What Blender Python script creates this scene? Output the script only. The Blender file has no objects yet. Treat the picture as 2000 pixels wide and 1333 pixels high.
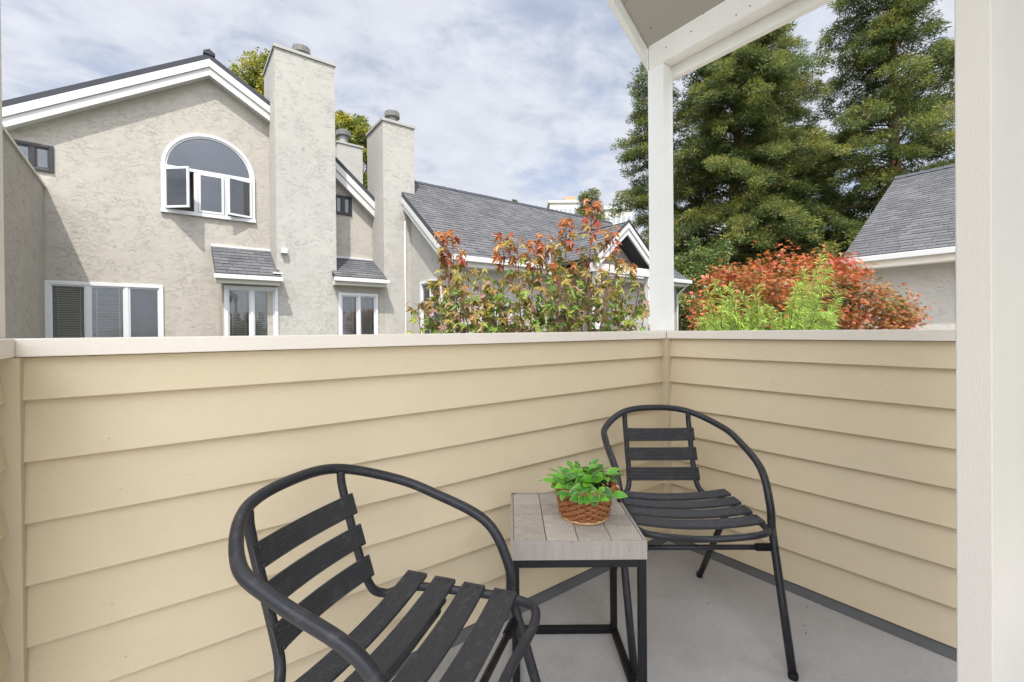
import bpy, bmesh, math, random
import numpy as np
from mathutils import Vector, Matrix
from mathutils.geometry import tessellate_polygon

random.seed(7); rng = np.random.default_rng(11)
S = bpy.context.scene; COL = S.collection
R_ = math.radians

# ------------------------------------------------------------------ camera
YAW = R_(37); FPX = 874.0; EYE = 1.065
pitch, roll, SHY = R_(-0.3), R_(0.5), -0.0075
CY, SY = math.cos(YAW), math.sin(YAW)
def G(X, Z, z=0.0):            # point given by metres right of / ahead of the doorway where the camera stands
    return Vector((X*CY + Z*SY, -X*SY + Z*CY, z))
_r = Vector((1, 0, 0)); _f = Vector((0, math.cos(pitch), math.sin(pitch))); _u = _r.cross(_f)
c_, s_ = math.cos(roll), math.sin(roll)
cr_, cu_ = _r*c_ - _u*s_, _r*s_ + _u*c_
RV, UV, FV = [G(a.x, a.y, a.z) for a in (cr_, cu_, _f)]
cd = bpy.data.cameras.new('camera'); cam = bpy.data.objects.new('camera', cd); COL.objects.link(cam)
cam.matrix_world = Matrix(((RV.x, UV.x, -FV.x, 0), (RV.y, UV.y, -FV.y, 0), (RV.z, UV.z, -FV.z, EYE), (0, 0, 0, 1)))
cd.sensor_width = 36; cd.lens = 36*FPX/2000; cd.shift_y = SHY; cd.shift_x = 0.001
cd.clip_start = 0.02; cd.clip_end = 2000
S.camera = cam
def ray(px, py):               # surveying helper: line of sight used to measure real planes
    return RV*((px-1000)/FPX) + UV*((666.5+SHY*2000-py)/FPX) + FV
O_ = Vector((0, 0, EYE))
def on(axis, val, px, py):
    d = ray(px, py); t = (val-O_[axis])/d[axis]; return O_ + d*t
def onx(x, px, py): return on(0, x, px, py)
def ony(y, px, py): return on(1, y, px, py)
def at(px, py, Z):             # point at distance Z ahead
    return O_ + ray(px, py)*Z

# ------------------------------------------------------------------ light
SUN = Vector((-0.72, -1.0, 2.25)).normalized()     # towards the sun
el = math.asin(SUN.z); az = math.atan2(SUN.x, SUN.y)
W = bpy.data.worlds.new('World'); S.world = W; W.use_nodes = True
nt = W.node_tree; N = nt.nodes; L = nt.links; N.clear()
def nd(t, **k):
    n = N.new(t)
    for a, b in k.items(): setattr(n, a, b)
    return n
sky = nd('ShaderNodeTexSky'); sky.sky_type = 'NISHITA'; sky.sun_disc = False
sky.sun_elevation = el; sky.sun_rotation = az; sky.air_density = 1.0; sky.dust_density = 1.2; sky.ozone_density = 1.5
SKYS = 0.085
tc = nd('ShaderNodeTexCoord'); sep = nd('ShaderNodeSeparateXYZ'); L.new(tc.outputs['Generated'], sep.inputs[0])
mz = nd('ShaderNodeMath', operation='ADD'); mz.inputs[1].default_value = 0.16; L.new(sep.outputs['Z'], mz.inputs[0])
mm = nd('ShaderNodeMath', operation='MAXIMUM'); mm.inputs[1].default_value = 0.05; L.new(mz.outputs[0], mm.inputs[0])
dx = nd('ShaderNodeMath', operation='DIVIDE'); L.new(sep.outputs['X'], dx.inputs[0]); L.new(mm.outputs[0], dx.inputs[1])
dy = nd('ShaderNodeMath', operation='DIVIDE'); L.new(sep.outputs['Y'], dy.inputs[0]); L.new(mm.outputs[0], dy.inputs[1])
cmb = nd('ShaderNodeCombineXYZ'); L.new(dx.outputs[0], cmb.inputs[0]); L.new(dy.outputs[0], cmb.inputs[1])
mp = nd('ShaderNodeMapping'); mp.inputs['Rotation'].default_value = (0, 0, 0.5); mp.inputs['Scale'].default_value = (1.0, 1.2, 1); mp.inputs['Location'].default_value = (3.35, 1.1, 0)
L.new(cmb.outputs[0], mp.inputs[0])
n1 = nd('ShaderNodeTexNoise'); n1.inputs['Scale'].default_value = 1.1; n1.inputs['Detail'].default_value = 3; n1.inputs['Roughness'].default_value = .5; n1.inputs['Distortion'].default_value = .3
n2 = nd('ShaderNodeTexNoise'); n2.inputs['Scale'].default_value = 6.5; n2.inputs['Detail'].default_value = 8; n2.inputs['Roughness'].default_value = .6; n2.inputs['Distortion'].default_value = .25
L.new(mp.outputs[0], n1.inputs[0]); L.new(mp.outputs[0], n2.inputs[0])
mixn = nd('ShaderNodeMath', operation='MULTIPLY_ADD'); mixn.inputs[1].default_value = .42; L.new(n2.outputs['Fac'], mixn.inputs[0]); L.new(n1.outputs['Fac'], mixn.inputs[2])
rmp = nd('ShaderNodeValToRGB'); rmp.color_ramp.elements[0].position = .50; rmp.color_ramp.elements[1].position = .74; rmp.color_ramp.interpolation = 'EASE'
rmp.color_ramp.elements[0].color = (.48, .48, .48, 1); rmp.color_ramp.elements[1].color = (.97, .97, .97, 1)
L.new(mixn.outputs[0], rmp.inputs[0])
# thin cloud: sunlit veil, glow towards the unseen sun boosted to light the balcony
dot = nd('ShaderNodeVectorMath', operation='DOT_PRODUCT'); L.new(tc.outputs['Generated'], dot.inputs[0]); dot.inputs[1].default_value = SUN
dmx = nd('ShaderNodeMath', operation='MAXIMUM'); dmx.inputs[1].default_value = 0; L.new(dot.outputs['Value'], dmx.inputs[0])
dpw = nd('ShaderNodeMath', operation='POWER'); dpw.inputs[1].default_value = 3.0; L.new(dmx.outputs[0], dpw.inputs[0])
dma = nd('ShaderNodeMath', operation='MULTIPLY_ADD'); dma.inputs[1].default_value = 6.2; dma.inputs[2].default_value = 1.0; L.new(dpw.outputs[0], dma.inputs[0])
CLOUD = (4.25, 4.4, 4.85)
shade = nd('ShaderNodeMapRange'); shade.inputs[1].default_value = .3; shade.inputs[2].default_value = .7; shade.inputs[3].default_value = .93; shade.inputs[4].default_value = 1.07
L.new(n2.outputs['Fac'], shade.inputs[0])
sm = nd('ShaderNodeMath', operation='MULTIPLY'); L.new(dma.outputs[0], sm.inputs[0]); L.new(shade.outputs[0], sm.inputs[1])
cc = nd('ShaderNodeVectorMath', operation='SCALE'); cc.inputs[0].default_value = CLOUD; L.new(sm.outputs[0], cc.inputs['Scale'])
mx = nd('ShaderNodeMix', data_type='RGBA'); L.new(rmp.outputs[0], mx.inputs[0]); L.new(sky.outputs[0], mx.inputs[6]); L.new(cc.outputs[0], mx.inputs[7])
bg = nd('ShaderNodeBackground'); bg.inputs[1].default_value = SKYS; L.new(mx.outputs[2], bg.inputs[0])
wo = nd('ShaderNodeOutputWorld'); L.new(bg.outputs[0], wo.inputs[0])
sl = bpy.data.lights.new('sun', 'SUN'); sl.energy = 3.4; sl.angle = R_(0.8); sl.color = (1.0, .96, .90)
so = bpy.data.objects.new('sun', sl); so.rotation_euler = SUN.to_track_quat('Z', 'Y').to_euler(); COL.objects.link(so)
vs = S.view_settings; vs.view_transform = 'Standard'; vs.look = 'None'; vs.exposure = 1.1; vs.gamma = 1; vs.use_curve_mapping = False
try: S.cycles.max_bounces = 8; S.cycles.diffuse_bounces = 6; S.cycles.transparent_max_bounces = 12
except Exception: pass

# ------------------------------------------------------------------ materials
class MT:
    def __init__(s, name, rough=.6, spec=.5, metal=0):
        s.m = bpy.data.materials.new(name); s.m.use_nodes = True; s.t = s.m.node_tree; s.t.nodes.clear()
        s.b = s.n('ShaderNodeBsdfPrincipled'); s.o = s.n('ShaderNodeOutputMaterial'); s.l(s.b.outputs[0], s.o.inputs[0])
        s.b.inputs['Roughness'].default_value = rough; s.b.inputs['Specular IOR Level'].default_value = spec; s.b.inputs['Metallic'].default_value = metal
        s.tc = s.n('ShaderNodeTexCoord')
    def n(s, t, **k):
        x = s.t.nodes.new(t)
        for a, b in k.items(): setattr(x, a, b)
        return x
    def l(s, a, b): s.t.links.new(a, b)
    def noise(s, scale, detail=4, rough=.5, dist=0, vec=None, stretch=None):
        x = s.n('ShaderNodeTexNoise'); x.inputs['Scale'].default_value = scale; x.inputs['Detail'].default_value = detail
        x.inputs['Roughness'].default_value = rough; x.inputs['Distortion'].default_value = dist
        v = vec or s.tc.outputs['Object']
        if stretch:
            m = s.n('ShaderNodeMapping'); m.inputs['Scale'].default_value = stretch; s.l(v, m.inputs[0]); v = m.outputs[0]
        s.l(v, x.inputs['Vector']); return x.outputs['Fac']
    def ramp(s, fac, stops):
        r = s.n('ShaderNodeValToRGB'); e = r.color_ramp.elements
        while len(e) < len(stops): e.new(.5)
        for q, (p, c) in zip(e, stops): q.position = p; q.color = (*c, 1) if len(c) == 3 else c
        s.l(fac, r.inputs[0]); return r.outputs[0]
    def mix(s, fac, a, b, mode='MIX'):
        x = s.n('ShaderNodeMix', data_type='RGBA', blend_type=mode)
        for inp, v in ((0, fac), (6, a), (7, b)):
            if isinstance(v, (int, float)): x.inputs[inp].default_value = v
            elif isinstance(v, tuple): x.inputs[inp].default_value = (*v, 1)
            else: s.l(v, x.inputs[inp])
        return x.outputs[2]
    def math(s, op, a, b=0.0, c=None):
        x = s.n('ShaderNodeMath', operation=op)
        for i, v in enumerate((a, b) if c is None else (a, b, c)):
            if isinstance(v, (int, float)): x.inputs[i].default_value = v
            else: s.l(v, x.inputs[i])
        return x.outputs[0]
    def col(s, v):
        if isinstance(v, tuple): s.b.inputs['Base Color'].default_value = (*v, 1)
        else: s.l(v, s.b.inputs['Base Color'])
    def bump(s, h, dist=.002, strength=1.0, nrm=None):
        x = s.n('ShaderNodeBump'); x.inputs['Distance'].default_value = dist; x.inputs['Strength'].default_value = strength
        s.l(h, x.inputs['Height']); s.l(x.outputs[0], s.b.inputs['Normal'])
    def rand(s):
        return s.n('ShaderNodeObjectInfo').outputs['Random']
    def attr(s, nm):
        x = s.n('ShaderNodeAttribute'); x.attribute_name = nm; return x.outputs['Fac']

def sc(c, k): return tuple(min(1, v*k) for v in c)
def paint(name, c, rough=.5, stretch=(1, 1, 14), grain=1.0, var=.05, dirt=.1):
    m = MT(name, rough)
    big = m.noise(2.3, 4, .6); fine = m.noise(55, 4, .6, stretch=stretch)
    b = m.mix(m.ramp(big, [(.3, (0, 0, 0)), (.7, (1, 1, 1))]), sc(c, 1-var), sc(c, 1+var))
    b = m.mix(m.math('MULTIPLY', m.rand(), .5), b, sc(c, .95))
    sp = m.noise(90, 2, .5); spm = m.ramp(sp, [(.70, (0, 0, 0)), (.78, (1, 1, 1))])
    b = m.mix(m.math('MULTIPLY', spm, dirt*2), b, sc(c, .6))
    m.col(b); m.bump(fine, .0012*grain, .5); return m.m
M = {}
M['siding'] = paint('siding_paint', (.63, .52, .345), .42, (1.2, 1.2, 18), grain=1.6, var=.045, dirt=.10)
M['trim_tan'] = paint('tan_trim_paint', (.59, .49, .335), .45, (14, 14, 1), var=.03)
M['cream'] = paint('cream_paint', (.76, .69, .59), .45, (3, 3, 10), grain=1.6, var=.04, dirt=.12)
M['jamb'] = paint('door_jamb_paint', (.56, .52, .455), .5, (8, 8, 1), grain=1.4, var=.04, dirt=.12)
M['white'] = paint('white_wood_paint', (.80, .785, .745), .45, (10, 10, 1), grain=1.4, var=.04, dirt=.15)
M['beam'] = paint('white_beam_paint', (.78, .75, .70), .5, (14, 1, 14), grain=2.2, var=.06, dirt=.25)
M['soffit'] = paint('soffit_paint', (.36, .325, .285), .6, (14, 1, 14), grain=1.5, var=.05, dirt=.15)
M['trimw'] = paint('house_trim_white', (.48, .475, .46), .5, (1, 1, 1), var=.03, dirt=.08)
M['vinyl'] = paint('window_frame_white', (.52, .525, .53), .35, (1, 1, 1), grain=.2, var=.01, dirt=0)
M['offw'] = paint('gutter_offwhite', (.50, .475, .435), .5, (1, 1, 1), var=.04)
M['dkframe'] = paint('dark_window_frame', (.014, .012, .013), .4, (1, 1, 1), grain=.2)

def stucco(name, c, k=1.0):
    m = MT(name, .9, .2)
    wn = m.noise(3.2, 3, .5); 
    vm = m.n('ShaderNodeMapping'); vm.inputs['Scale'].default_value = (1, 1, 1.9); vm.inputs['Rotation'].default_value = (.0, .25, 0); m.l(m.tc.outputs['Object'], vm.inputs[0])
    a = m.noise(3.4, 6, .68, .5, vec=vm.outputs[0]); 
    ridge = m.math('ABSOLUTE', m.math('SUBTRACT', a, .5))
    rg = m.ramp(ridge, [(0.0, (0, 0, 0)), (.009, (.85, .85, .85)), (.03, (1, 1, 1))])
    b2 = m.noise(7.0, 5, .65, .6, vec=vm.outputs[0]); r2 = m.ramp(m.math('ABSOLUTE', m.math('SUBTRACT', b2, .5)), [(0, (0, 0, 0)), (.014, (.85, .85, .85)), (.04, (1, 1, 1))])
    gate = m.ramp(m.noise(1.7, 3), [(.35, (0, 0, 0)), (.6, (1, 1, 1))])
    sel = m.ramp(m.noise(5.0, 2), [(.42, (0, 0, 0)), (.58, (1, 1, 1))])
    r1g = m.mix(sel, rg, (1., 1., 1.)); r2g = m.mix(gate, (1., 1., 1.), r2)
    h = m.math('MULTIPLY', r1g, r2g)
    fine = m.noise(60, 4, .7); mid = m.noise(9, 4, .6)
    hh = m.math('ADD', m.math('MULTIPLY', h, .50), m.math('ADD', m.math('MULTIPLY', fine, .20), m.math('MULTIPLY', mid, .55)))
    grime = m.ramp(m.noise(.8, 5, .65), [(.35, (0, 0, 0)), (.7, (1, 1, 1))])
    streak = m.ramp(m.noise(1.4, 5, .6, stretch=(2.2, 2.2, .22)), [(.45, (0, 0, 0)), (.75, (1, 1, 1))])
    base = m.mix(m.math('MULTIPLY', grime, .5), sc(c, 1.03), sc(c, .93))
    base = m.mix(m.math('MULTIPLY', streak, .18), base, (c[0]*.80, c[1]*.82, c[2]*.86))
    base = m.mix(h, sc(c, .94), base)
    m.col(base); m.bump(hh, .010*k, .9); return m.m
M['stucco'] = stucco('grey_beige_stucco', (.355, .328, .285))
M['stucco_l'] = stucco('pale_stucco', (.345, .33, .30))
M['stucco_far'] = stucco('sand_stucco', (.42, .392, .345), .8)

def flat(name, c, rough=.7, spec=.3, metal=0, var=.1, scale=5):
    m = MT(name, rough, spec, metal); m.col(m.mix(m.noise(scale, 4, .6), sc(c, 1-var), sc(c, 1+var))); m.bump(m.noise(scale*12, 3), .001, .3); return m.m
M['room'] = flat('unlit_room_panel', (.12, .11, .10))
M['blind'] = flat('blind_slat', (.62, .60, .55), .6, var=.03)
M['curtain'] = flat('curtain', (.30, .29, .28), .9, var=.1)
M['screen'] = flat('dark_mesh_screen', (.10, .10, .095), .9)
M['metalcap'] = flat('galvanised_cap', (.22, .22, .21), .5, .4, .2, .15)
M['flue'] = flat('flue_metal', (.11, .105, .095), .55, .4, .2, .2)
M['capflash'] = flat('chimney_flashing', (.30, .29, .27), .55, .4, .1, .1)
M['asphalt'] = flat('roof_underlay', (.05, .052, .06), .9, .2)
M['blk'] = flat('dark_metal_drip_edge', (.02, .022, .028), .6)
M['brick'] = flat('orange_brick', (.50, .24, .15), .8)
M['farwall'] = flat('far_wall', (.55, .52, .47), .8)
M['farwin'] = flat('far_window', (.28, .29, .30), .3)
M['grass'] = flat('lawn', (.06, .085, .035), .95, .1, 0, .4, 3)
M['pave'] = flat('paving', (.26, .25, .235), .9)
M['bounce_floor'] = flat('pale_bounce_floor', (.42, .41, .40), .8)
M['soffit_bounce'] = flat('soffit_bounce_white', (.75, .72, .68), .7, var=.02)
M['bark'] = flat('bark', (.13, .085, .06), .95, .1, 0, .35, 4)
M['barkred'] = flat('redwood_bark', (.20, .115, .08), .95, .1, 0, .35, 3)
M['twig'] = flat('maple_twig', (.16, .085, .06), .7)

def glass(name, tint=(.75, .8, .8), ior=2.0):
    m = MT(name); t = m.t
    g = m.n('ShaderNodeBsdfGlossy'); g.inputs['Roughness'].default_value = .01; g.inputs['Color'].default_value = (.95, .97, 1, 1)
    tr = m.n('ShaderNodeBsdfTransparent'); tr.inputs[0].default_value = (*tint, 1)
    fr = m.n('ShaderNodeFresnel'); fr.inputs['IOR'].default_value = ior
    bm = m.n('ShaderNodeBump'); bm.inputs['Distance'].default_value = .004; bm.inputs['Strength'].default_value = .25; m.l(m.noise(1.2, 1), bm.inputs['Height']); m.l(bm.outputs[0], g.inputs['Normal'])
    x = m.n('ShaderNodeMixShader'); m.l(fr.outputs[0], x.inputs[0]); m.l(tr.outputs[0], x.inputs[1]); m.l(g.outputs[0], x.inputs[2]); m.l(x.outputs[0], m.o.inputs[0]); return m.m
M['glass'] = glass('window_glass', (.88, .9, .9), 1.9); M['glassdk'] = glass('arched_glass', (.35, .4, .45), 2.1)

def shingle_mat():
    m = MT('asphalt_shingle', .92, .15)
    t = m.math('ADD', m.attr('tint'), m.math('MULTIPLY', m.rand(), .0))
    base = m.ramp(t, [(0, (.042, .043, .046)), (.5, (.058, .059, .062)), (1, (.090, .090, .092))])
    gr = m.noise(160, 2, .7); base = m.mix(m.ramp(gr, [(.35, (0, 0, 0)), (.65, (1, 1, 1))]), m.mix(.35, base, (0.02, .02, .025)), m.mix(.3, base, (.20, .20, .21)))
    blot = m.noise(1.2, 4, .6); base = m.mix(m.math('MULTIPLY', m.ramp(blot, [(.4, (0, 0, 0)), (.7, (1, 1, 1))]), .25), base, (.13, .125, .12))
    m.col(base); m.bump(gr, .002, .6); return m.m
M['shingle'] = shingle_mat()

def metal_black(name, c=(.028, .028, .031), rough=.38, scr=.35):
    m = MT(name, rough, .32)
    d = m.noise(45, 5, .7); fl = m.noise(220, 2, .5)
    b = m.mix(m.math('MULTIPLY', m.ramp(d, [(.55, (0, 0, 0)), (.75, (1, 1, 1))]), scr), c, (.11, .105, .10))
    b = m.mix(m.math('MULTIPLY', m.ramp(fl, [(.72, (0, 0, 0)), (.76, (1, 1, 1))]), scr), b, (.30, .28, .26))
    m.col(b); rr = m.ramp(m.noise(12, 4, .6), [(.3, (rough*.8,)*3), (.7, (rough*1.35,)*3)]); m.l(rr, m.b.inputs['Roughness'])
    m.bump(m.noise(400, 2), .0003, .3); return m.m
M['tube'] = metal_black('charcoal_powder_coat', (.020, .020, .023), .34)
M['slat'] = metal_black('weathered_charcoal_slat', (.036, .035, .036), .45, .6)
M['black'] = metal_black('black_steel', (.005, .005, .0055), .5, .10)
def concrete():
    m = MT('grey_deck_coating', .75, .3)
    big = m.noise(1.6, 5, .65, .4); sp = m.noise(120, 3, .7); sp2 = m.noise(38, 2, .5)
    b = m.mix(m.ramp(big, [(.3, (0, 0, 0)), (.7, (1, 1, 1))]), (.34, .325, .305), (.395, .38, .36))
    b = m.mix(m.math('MULTIPLY', m.ramp(sp, [(.58, (0, 0, 0)), (.68, (1, 1, 1))]), .55), b, (.20, .19, .18))
    b = m.mix(m.math('MULTIPLY', m.ramp(sp2, [(.70, (0, 0, 0)), (.74, (1, 1, 1))]), .3), b, (.45, .44, .42))
    b = m.mix(m.math('MULTIPLY', m.ramp(m.noise(5.5, 4, .7), [(.5, (0, 0, 0)), (.75, (1, 1, 1))]), .35), b, (.22, .205, .18))
    m.col(b); m.bump(sp, .0014, .6); return m.m
M['deck'] = concrete()
M['flash'] = flat('dark_grey_base_strip', (.10, .10, .10), .7, .3, 0, .15, 20)

def endgrain():
    m = MT('weathered_block_wood', .75, .3)
    oi = m.n('ShaderNodeObjectInfo'); 
    mp = m.n('ShaderNodeVectorMath', operation='ADD'); cb = m.n('ShaderNodeCombineXYZ')
    m.l(m.math('MULTIPLY', m.math('SUBTRACT', oi.outputs['Random'], .5), .07), cb.inputs[0])
    m.l(m.math('MULTIPLY', m.math('SUBTRACT', m.math('FRACT', m.math('MULTIPLY', oi.outputs['Random'], 7.3)), .5), .09), cb.inputs[1])
    m.l(m.tc.outputs['Object'], mp.inputs[0]); m.l(cb.outputs[0], mp.inputs[1])
    w = m.n('ShaderNodeTexWave', wave_type='RINGS', rings_direction='Z'); w.inputs['Scale'].default_value = 42; w.inputs['Distortion'].default_value = 3.5; w.inputs['Detail'].default_value = 3; w.inputs['Detail Scale'].default_value = .35
    m.l(mp.outputs[0], w.inputs[0])
    base = m.mix(m.rand(), (.34, .298, .242), (.47, .418, .345))
    b = m.mix(m.math('MULTIPLY', w.outputs['Fac'], .55), base, (.14, .118, .10))
    b = m.mix(m.math('MULTIPLY', m.ramp(m.noise(30, 4, .6), [(.45, (0, 0, 0)), (.7, (1, 1, 1))]), .4), b, (.46, .42, .37))
    m.col(b); m.bump(w.outputs['Fac'], .0006, .5); return m.m
M['block'] = endgrain()
def sidegrain():
    m = MT('weathered_edge_wood', .8, .3)
    g = m.noise(70, 5, .7, stretch=(1, 1, .10)); g2 = m.noise(22, 3, .6, stretch=(1, 1, .15))
    b = m.mix(g, (.17, .145, .125), (.42, .37, .32)); b = m.mix(m.math('MULTIPLY', g2, .5), b, (.30, .265, .23))
    d = m.ramp(m.noise(70, 1), [(.72, (0, 0, 0)), (.76, (1, 1, 1))]); b = m.mix(d, b, (.05, .035, .025))
    m.col(b); m.bump(g, .0012, .6); return m.m
M['edge'] = sidegrain()
def wicker():
    m = MT('brown_wicker', .45, .5)
    t = m.noise(60, 3, .6); b = m.mix(t, (.12, .038, .014), (.42, .15, .045))
    m.col(b); m.bump(m.noise(200, 3), .0005, .5); return m.m
M['wicker'] = wicker()
M['wickerbase'] = flat('basket_base_wood', (.50, .30, .14), .5)
M['soil'] = flat('dark_moss', (.02, .03, .012), .9)

def leafmat(name, cols, rough=.45, transl=.35, edge=None, attr='tint', objrand=True):
    m = MT(name, rough, .4)
    n = len(cols); t = m.attr(attr)
    if objrand: t = m.math('FRACT', m.math('ADD', t, m.rand()))
    c = m.ramp(t, [(i/(n-1), k) for i, k in enumerate(cols)])
    nz = m.noise(30, 3); c = m.mix(m.math('MULTIPLY', nz, .35), c, m.mix(.5, c, (.02, .03, .01)))
    if edge: c = m.mix(m.ramp(m.attr('rim'), [(.75, (0, 0, 0)), (1, (1, 1, 1))]), c, edge)
    m.col(c)
    if transl:
        tr = m.n('ShaderNodeBsdfTranslucent'); cm = m.mix(.5, c, (.9, .9, .3), 'MULTIPLY'); m.l(c, tr.inputs[0])
        x = m.n('ShaderNodeMixShader'); x.inputs[0].default_value = transl; m.l(m.b.outputs[0], x.inputs[1]); m.l(tr.outputs[0], x.inputs[2]); m.l(x.outputs[0], m.o.inputs[0])
    return m.m
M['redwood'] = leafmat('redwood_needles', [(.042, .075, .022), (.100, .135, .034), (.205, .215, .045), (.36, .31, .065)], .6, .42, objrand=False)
M['bright_leaf'] = leafmat('yellow_green_leaves', [(.07, .11, .02), (.22, .23, .03), (.40, .34, .04)], .5, .35, objrand=False)
M['dark_leaf'] = leafmat('mid_green_leaves', [(.045, .075, .020), (.10, .145, .032), (.21, .24, .055)], .5, .3, objrand=False)
M['redmaple'] = leafmat('red_maple_leaves', [(.09, .11, .02), (.22, .13, .03), (.36, .085, .022), (.44, .15, .03), (.32, .035, .02)], .5, .35, objrand=False)
M['podo'] = leafmat('strap_leaves', [(.12, .24, .035), (.26, .42, .06), (.45, .55, .11)], .4, .35, objrand=False)
M['mg'] = leafmat('maple_leaf_green', [(.10, .18, .03), (.16, .25, .04), (.24, .30, .05), (.32, .31, .06)])
M['mo'] = leafmat('maple_leaf_olive', [(.20, .21, .05), (.29, .23, .05), (.28, .16, .06), (.33, .26, .05)])
M['mp'] = leafmat('maple_leaf_bronze', [(.28, .17, .11), (.34, .20, .15), (.25, .13, .10), (.30, .21, .12)])
M['mr'] = leafmat('maple_leaf_red', [(.30, .08, .03), (.36, .13, .03), (.28, .04, .03), (.38, .20, .04)])
M['pot'] = leafmat('basket_plant_leaf', [(.03, .17, .02), (.10, .36, .02), (.20, .50, .03), (.05, .13, .05), (.13, .42, .03)], .3, .25, edge=(.30, .50, .10))

# ------------------------------------------------------------------ mesh helpers
ORG = {}
class MB:
    def __init__(s): s.v = []; s.f = []; s.at = {}
    def add(s, vs, fs):
        o = len(s.v); s.v += [tuple(v) for v in vs]; s.f += [tuple(i+o for i in f) for f in fs]; return s
    def box(s, a, b):
        x0, x1 = sorted((a[0], b[0])); y0, y1 = sorted((a[1], b[1])); z0, z1 = sorted((a[2], b[2]))
        return s.add([(x0,y0,z0),(x1,y0,z0),(x1,y1,z0),(x0,y1,z0),(x0,y0,z1),(x1,y0,z1),(x1,y1,z1),(x0,y1,z1)],
                     [(0,3,2,1),(4,5,6,7),(0,1,5,4),(1,2,6,5),(2,3,7,6),(3,0,4,7)])
    def hexa(s, p):   # eight corners, bottom loop then top loop
        return s.add(p, [(0,3,2,1),(4,5,6,7),(0,1,5,4),(1,2,6,5),(2,3,7,6),(3,0,4,7)])
    def prism(s, poly, vec):
        poly = [Vector(p) for p in poly]; vec = Vector(vec); n = len(poly)
        return s.add(poly + [p+vec for p in poly], [tuple(range(n))[::-1], tuple(range(n, 2*n))] + [(i, (i+1) % n, (i+1) % n+n, i+n) for i in range(n)])
    def tube(s, path, r, n=10, caps=True, closed=False):
        P = [Vector(p) for p in path]; m = len(P); rr = r if isinstance(r, (list, tuple)) else [r]*m
        T = []
        for i in range(m):
            a = P[(i-1) % m] if closed or i > 0 else P[0]; b = P[(i+1) % m] if closed or i < m-1 else P[-1]
            T.append((b-a).normalized())
        up = Vector((0, 0, 1)) if abs(T[0].z) < .9 else Vector((1, 0, 0)); nv = (up - T[0]*up.dot(T[0])).normalized()
        vs = []
        for i in range(m):
            if i: nv = (nv - T[i]*nv.dot(T[i])); nv = nv.normalized() if nv.length > 1e-6 else Vector((1,0,0))
            bn = T[i].cross(nv)
            for k in range(n):
                a = 2*math.pi*k/n; vs.append(P[i] + (nv*math.cos(a) + bn*math.sin(a))*rr[i])
        fs = []
        for i in range(m if closed else m-1):
            j = (i+1) % m
            for k in range(n): fs.append((i*n+k, i*n+(k+1) % n, j*n+(k+1) % n, j*n+k))
        if caps and not closed: fs += [tuple(range(n))[::-1], tuple(range((m-1)*n, m*n))]
        return s.add(vs, fs)
    def lathe(s, prof, c, n=24):
        vs = []; 
        for r, z in prof:
            for k in range(n): a = 2*math.pi*k/n; vs.append((c[0]+r*math.cos(a), c[1]+r*math.sin(a), c[2]+z))
        fs = [(i*n+k, i*n+(k+1) % n, (i+1)*n+(k+1) % n, (i+1)*n+k) for i in range(len(prof)-1) for k in range(n)]
        fs += [tuple(range(n))[::-1], tuple(range((len(prof)-1)*n, len(prof)*n))]
        return s.add(vs, fs)
def mesh_of(name, mb, mat, smooth=False, off=None):
    me = bpy.data.meshes.new(name); v = mb.v
    if off is not None: v = [(a-off[0], b-off[1], c-off[2]) for a, b, c in v]
    me.from_pydata(v, [], mb.f); me.update()
    if mat: me.materials.append(mat)
    if smooth: me.polygons.foreach_set('use_smooth', [True]*len(me.polygons))
    for k, vals in mb.at.items():
        a = me.attributes.new(k, 'FLOAT', 'POINT'); a.data.foreach_set('value', np.asarray(vals, dtype=np.float32))
    return me
def link(name, me, parent=None):
    o = bpy.data.objects.new(name, me); COL.objects.link(o)
    if parent is not None: o.parent = parent; ORG[o.name] = ORG.get(parent.name, (0, 0, 0))
    return o
def part(name, mb, mat, parent, smooth=False, bevel=0, autos=False):
    me = mesh_of(name, mb, mat, smooth, ORG.get(parent.name) if parent is not None else None)
    o = link(name, me, parent)
    if bevel:
        b = o.modifiers.new('bevel', 'BEVEL'); b.width = bevel; b.segments = 2; b.limit_method = 'ANGLE'; b.angle_limit = R_(40); b.harden_normals = False
    return o
def tag(o, label=None, cat=None, group=None, kind=None):
    if label: o['label'] = label
    if cat: o['category'] = cat
    if group: o['group'] = group
    if kind: o['kind'] = kind
    return o
def thing(name, label, cat, loc=(0, 0, 0), rot=0, group=None, local=False):
    o = bpy.data.objects.new(name, None); COL.objects.link(o); o.empty_display_size = .1
    o.location = loc; o.rotation_euler = (0, 0, rot); tag(o, label, cat, group)
    ORG[o.name] = (0, 0, 0) if local else tuple(loc)
    return o
def struct(name, mb, mat, smooth=False):
    o = part(name, mb, mat, None, smooth); o['kind'] = 'structure'; return o
def stuffpart(*a, **k):
    o = part(*a, **k); o['kind'] = 'stuff'; return o
def crv(P, n=8):
    P = [Vector(p) for p in P]; Q = [P[0]*2-P[1]] + P + [P[-1]*2-P[-2]]; out = []
    for i in range(1, len(Q)-2):
        a, b, c, d = Q[i-1:i+3]
        for k in range(n):
            t = k/n; out.append(((b*2) + (c-a)*t + (a*2-b*5+c*4-d)*t*t + (b*3-a-c*3+d)*t*t*t)*.5)
    out.append(P[-1]); return out
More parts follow.
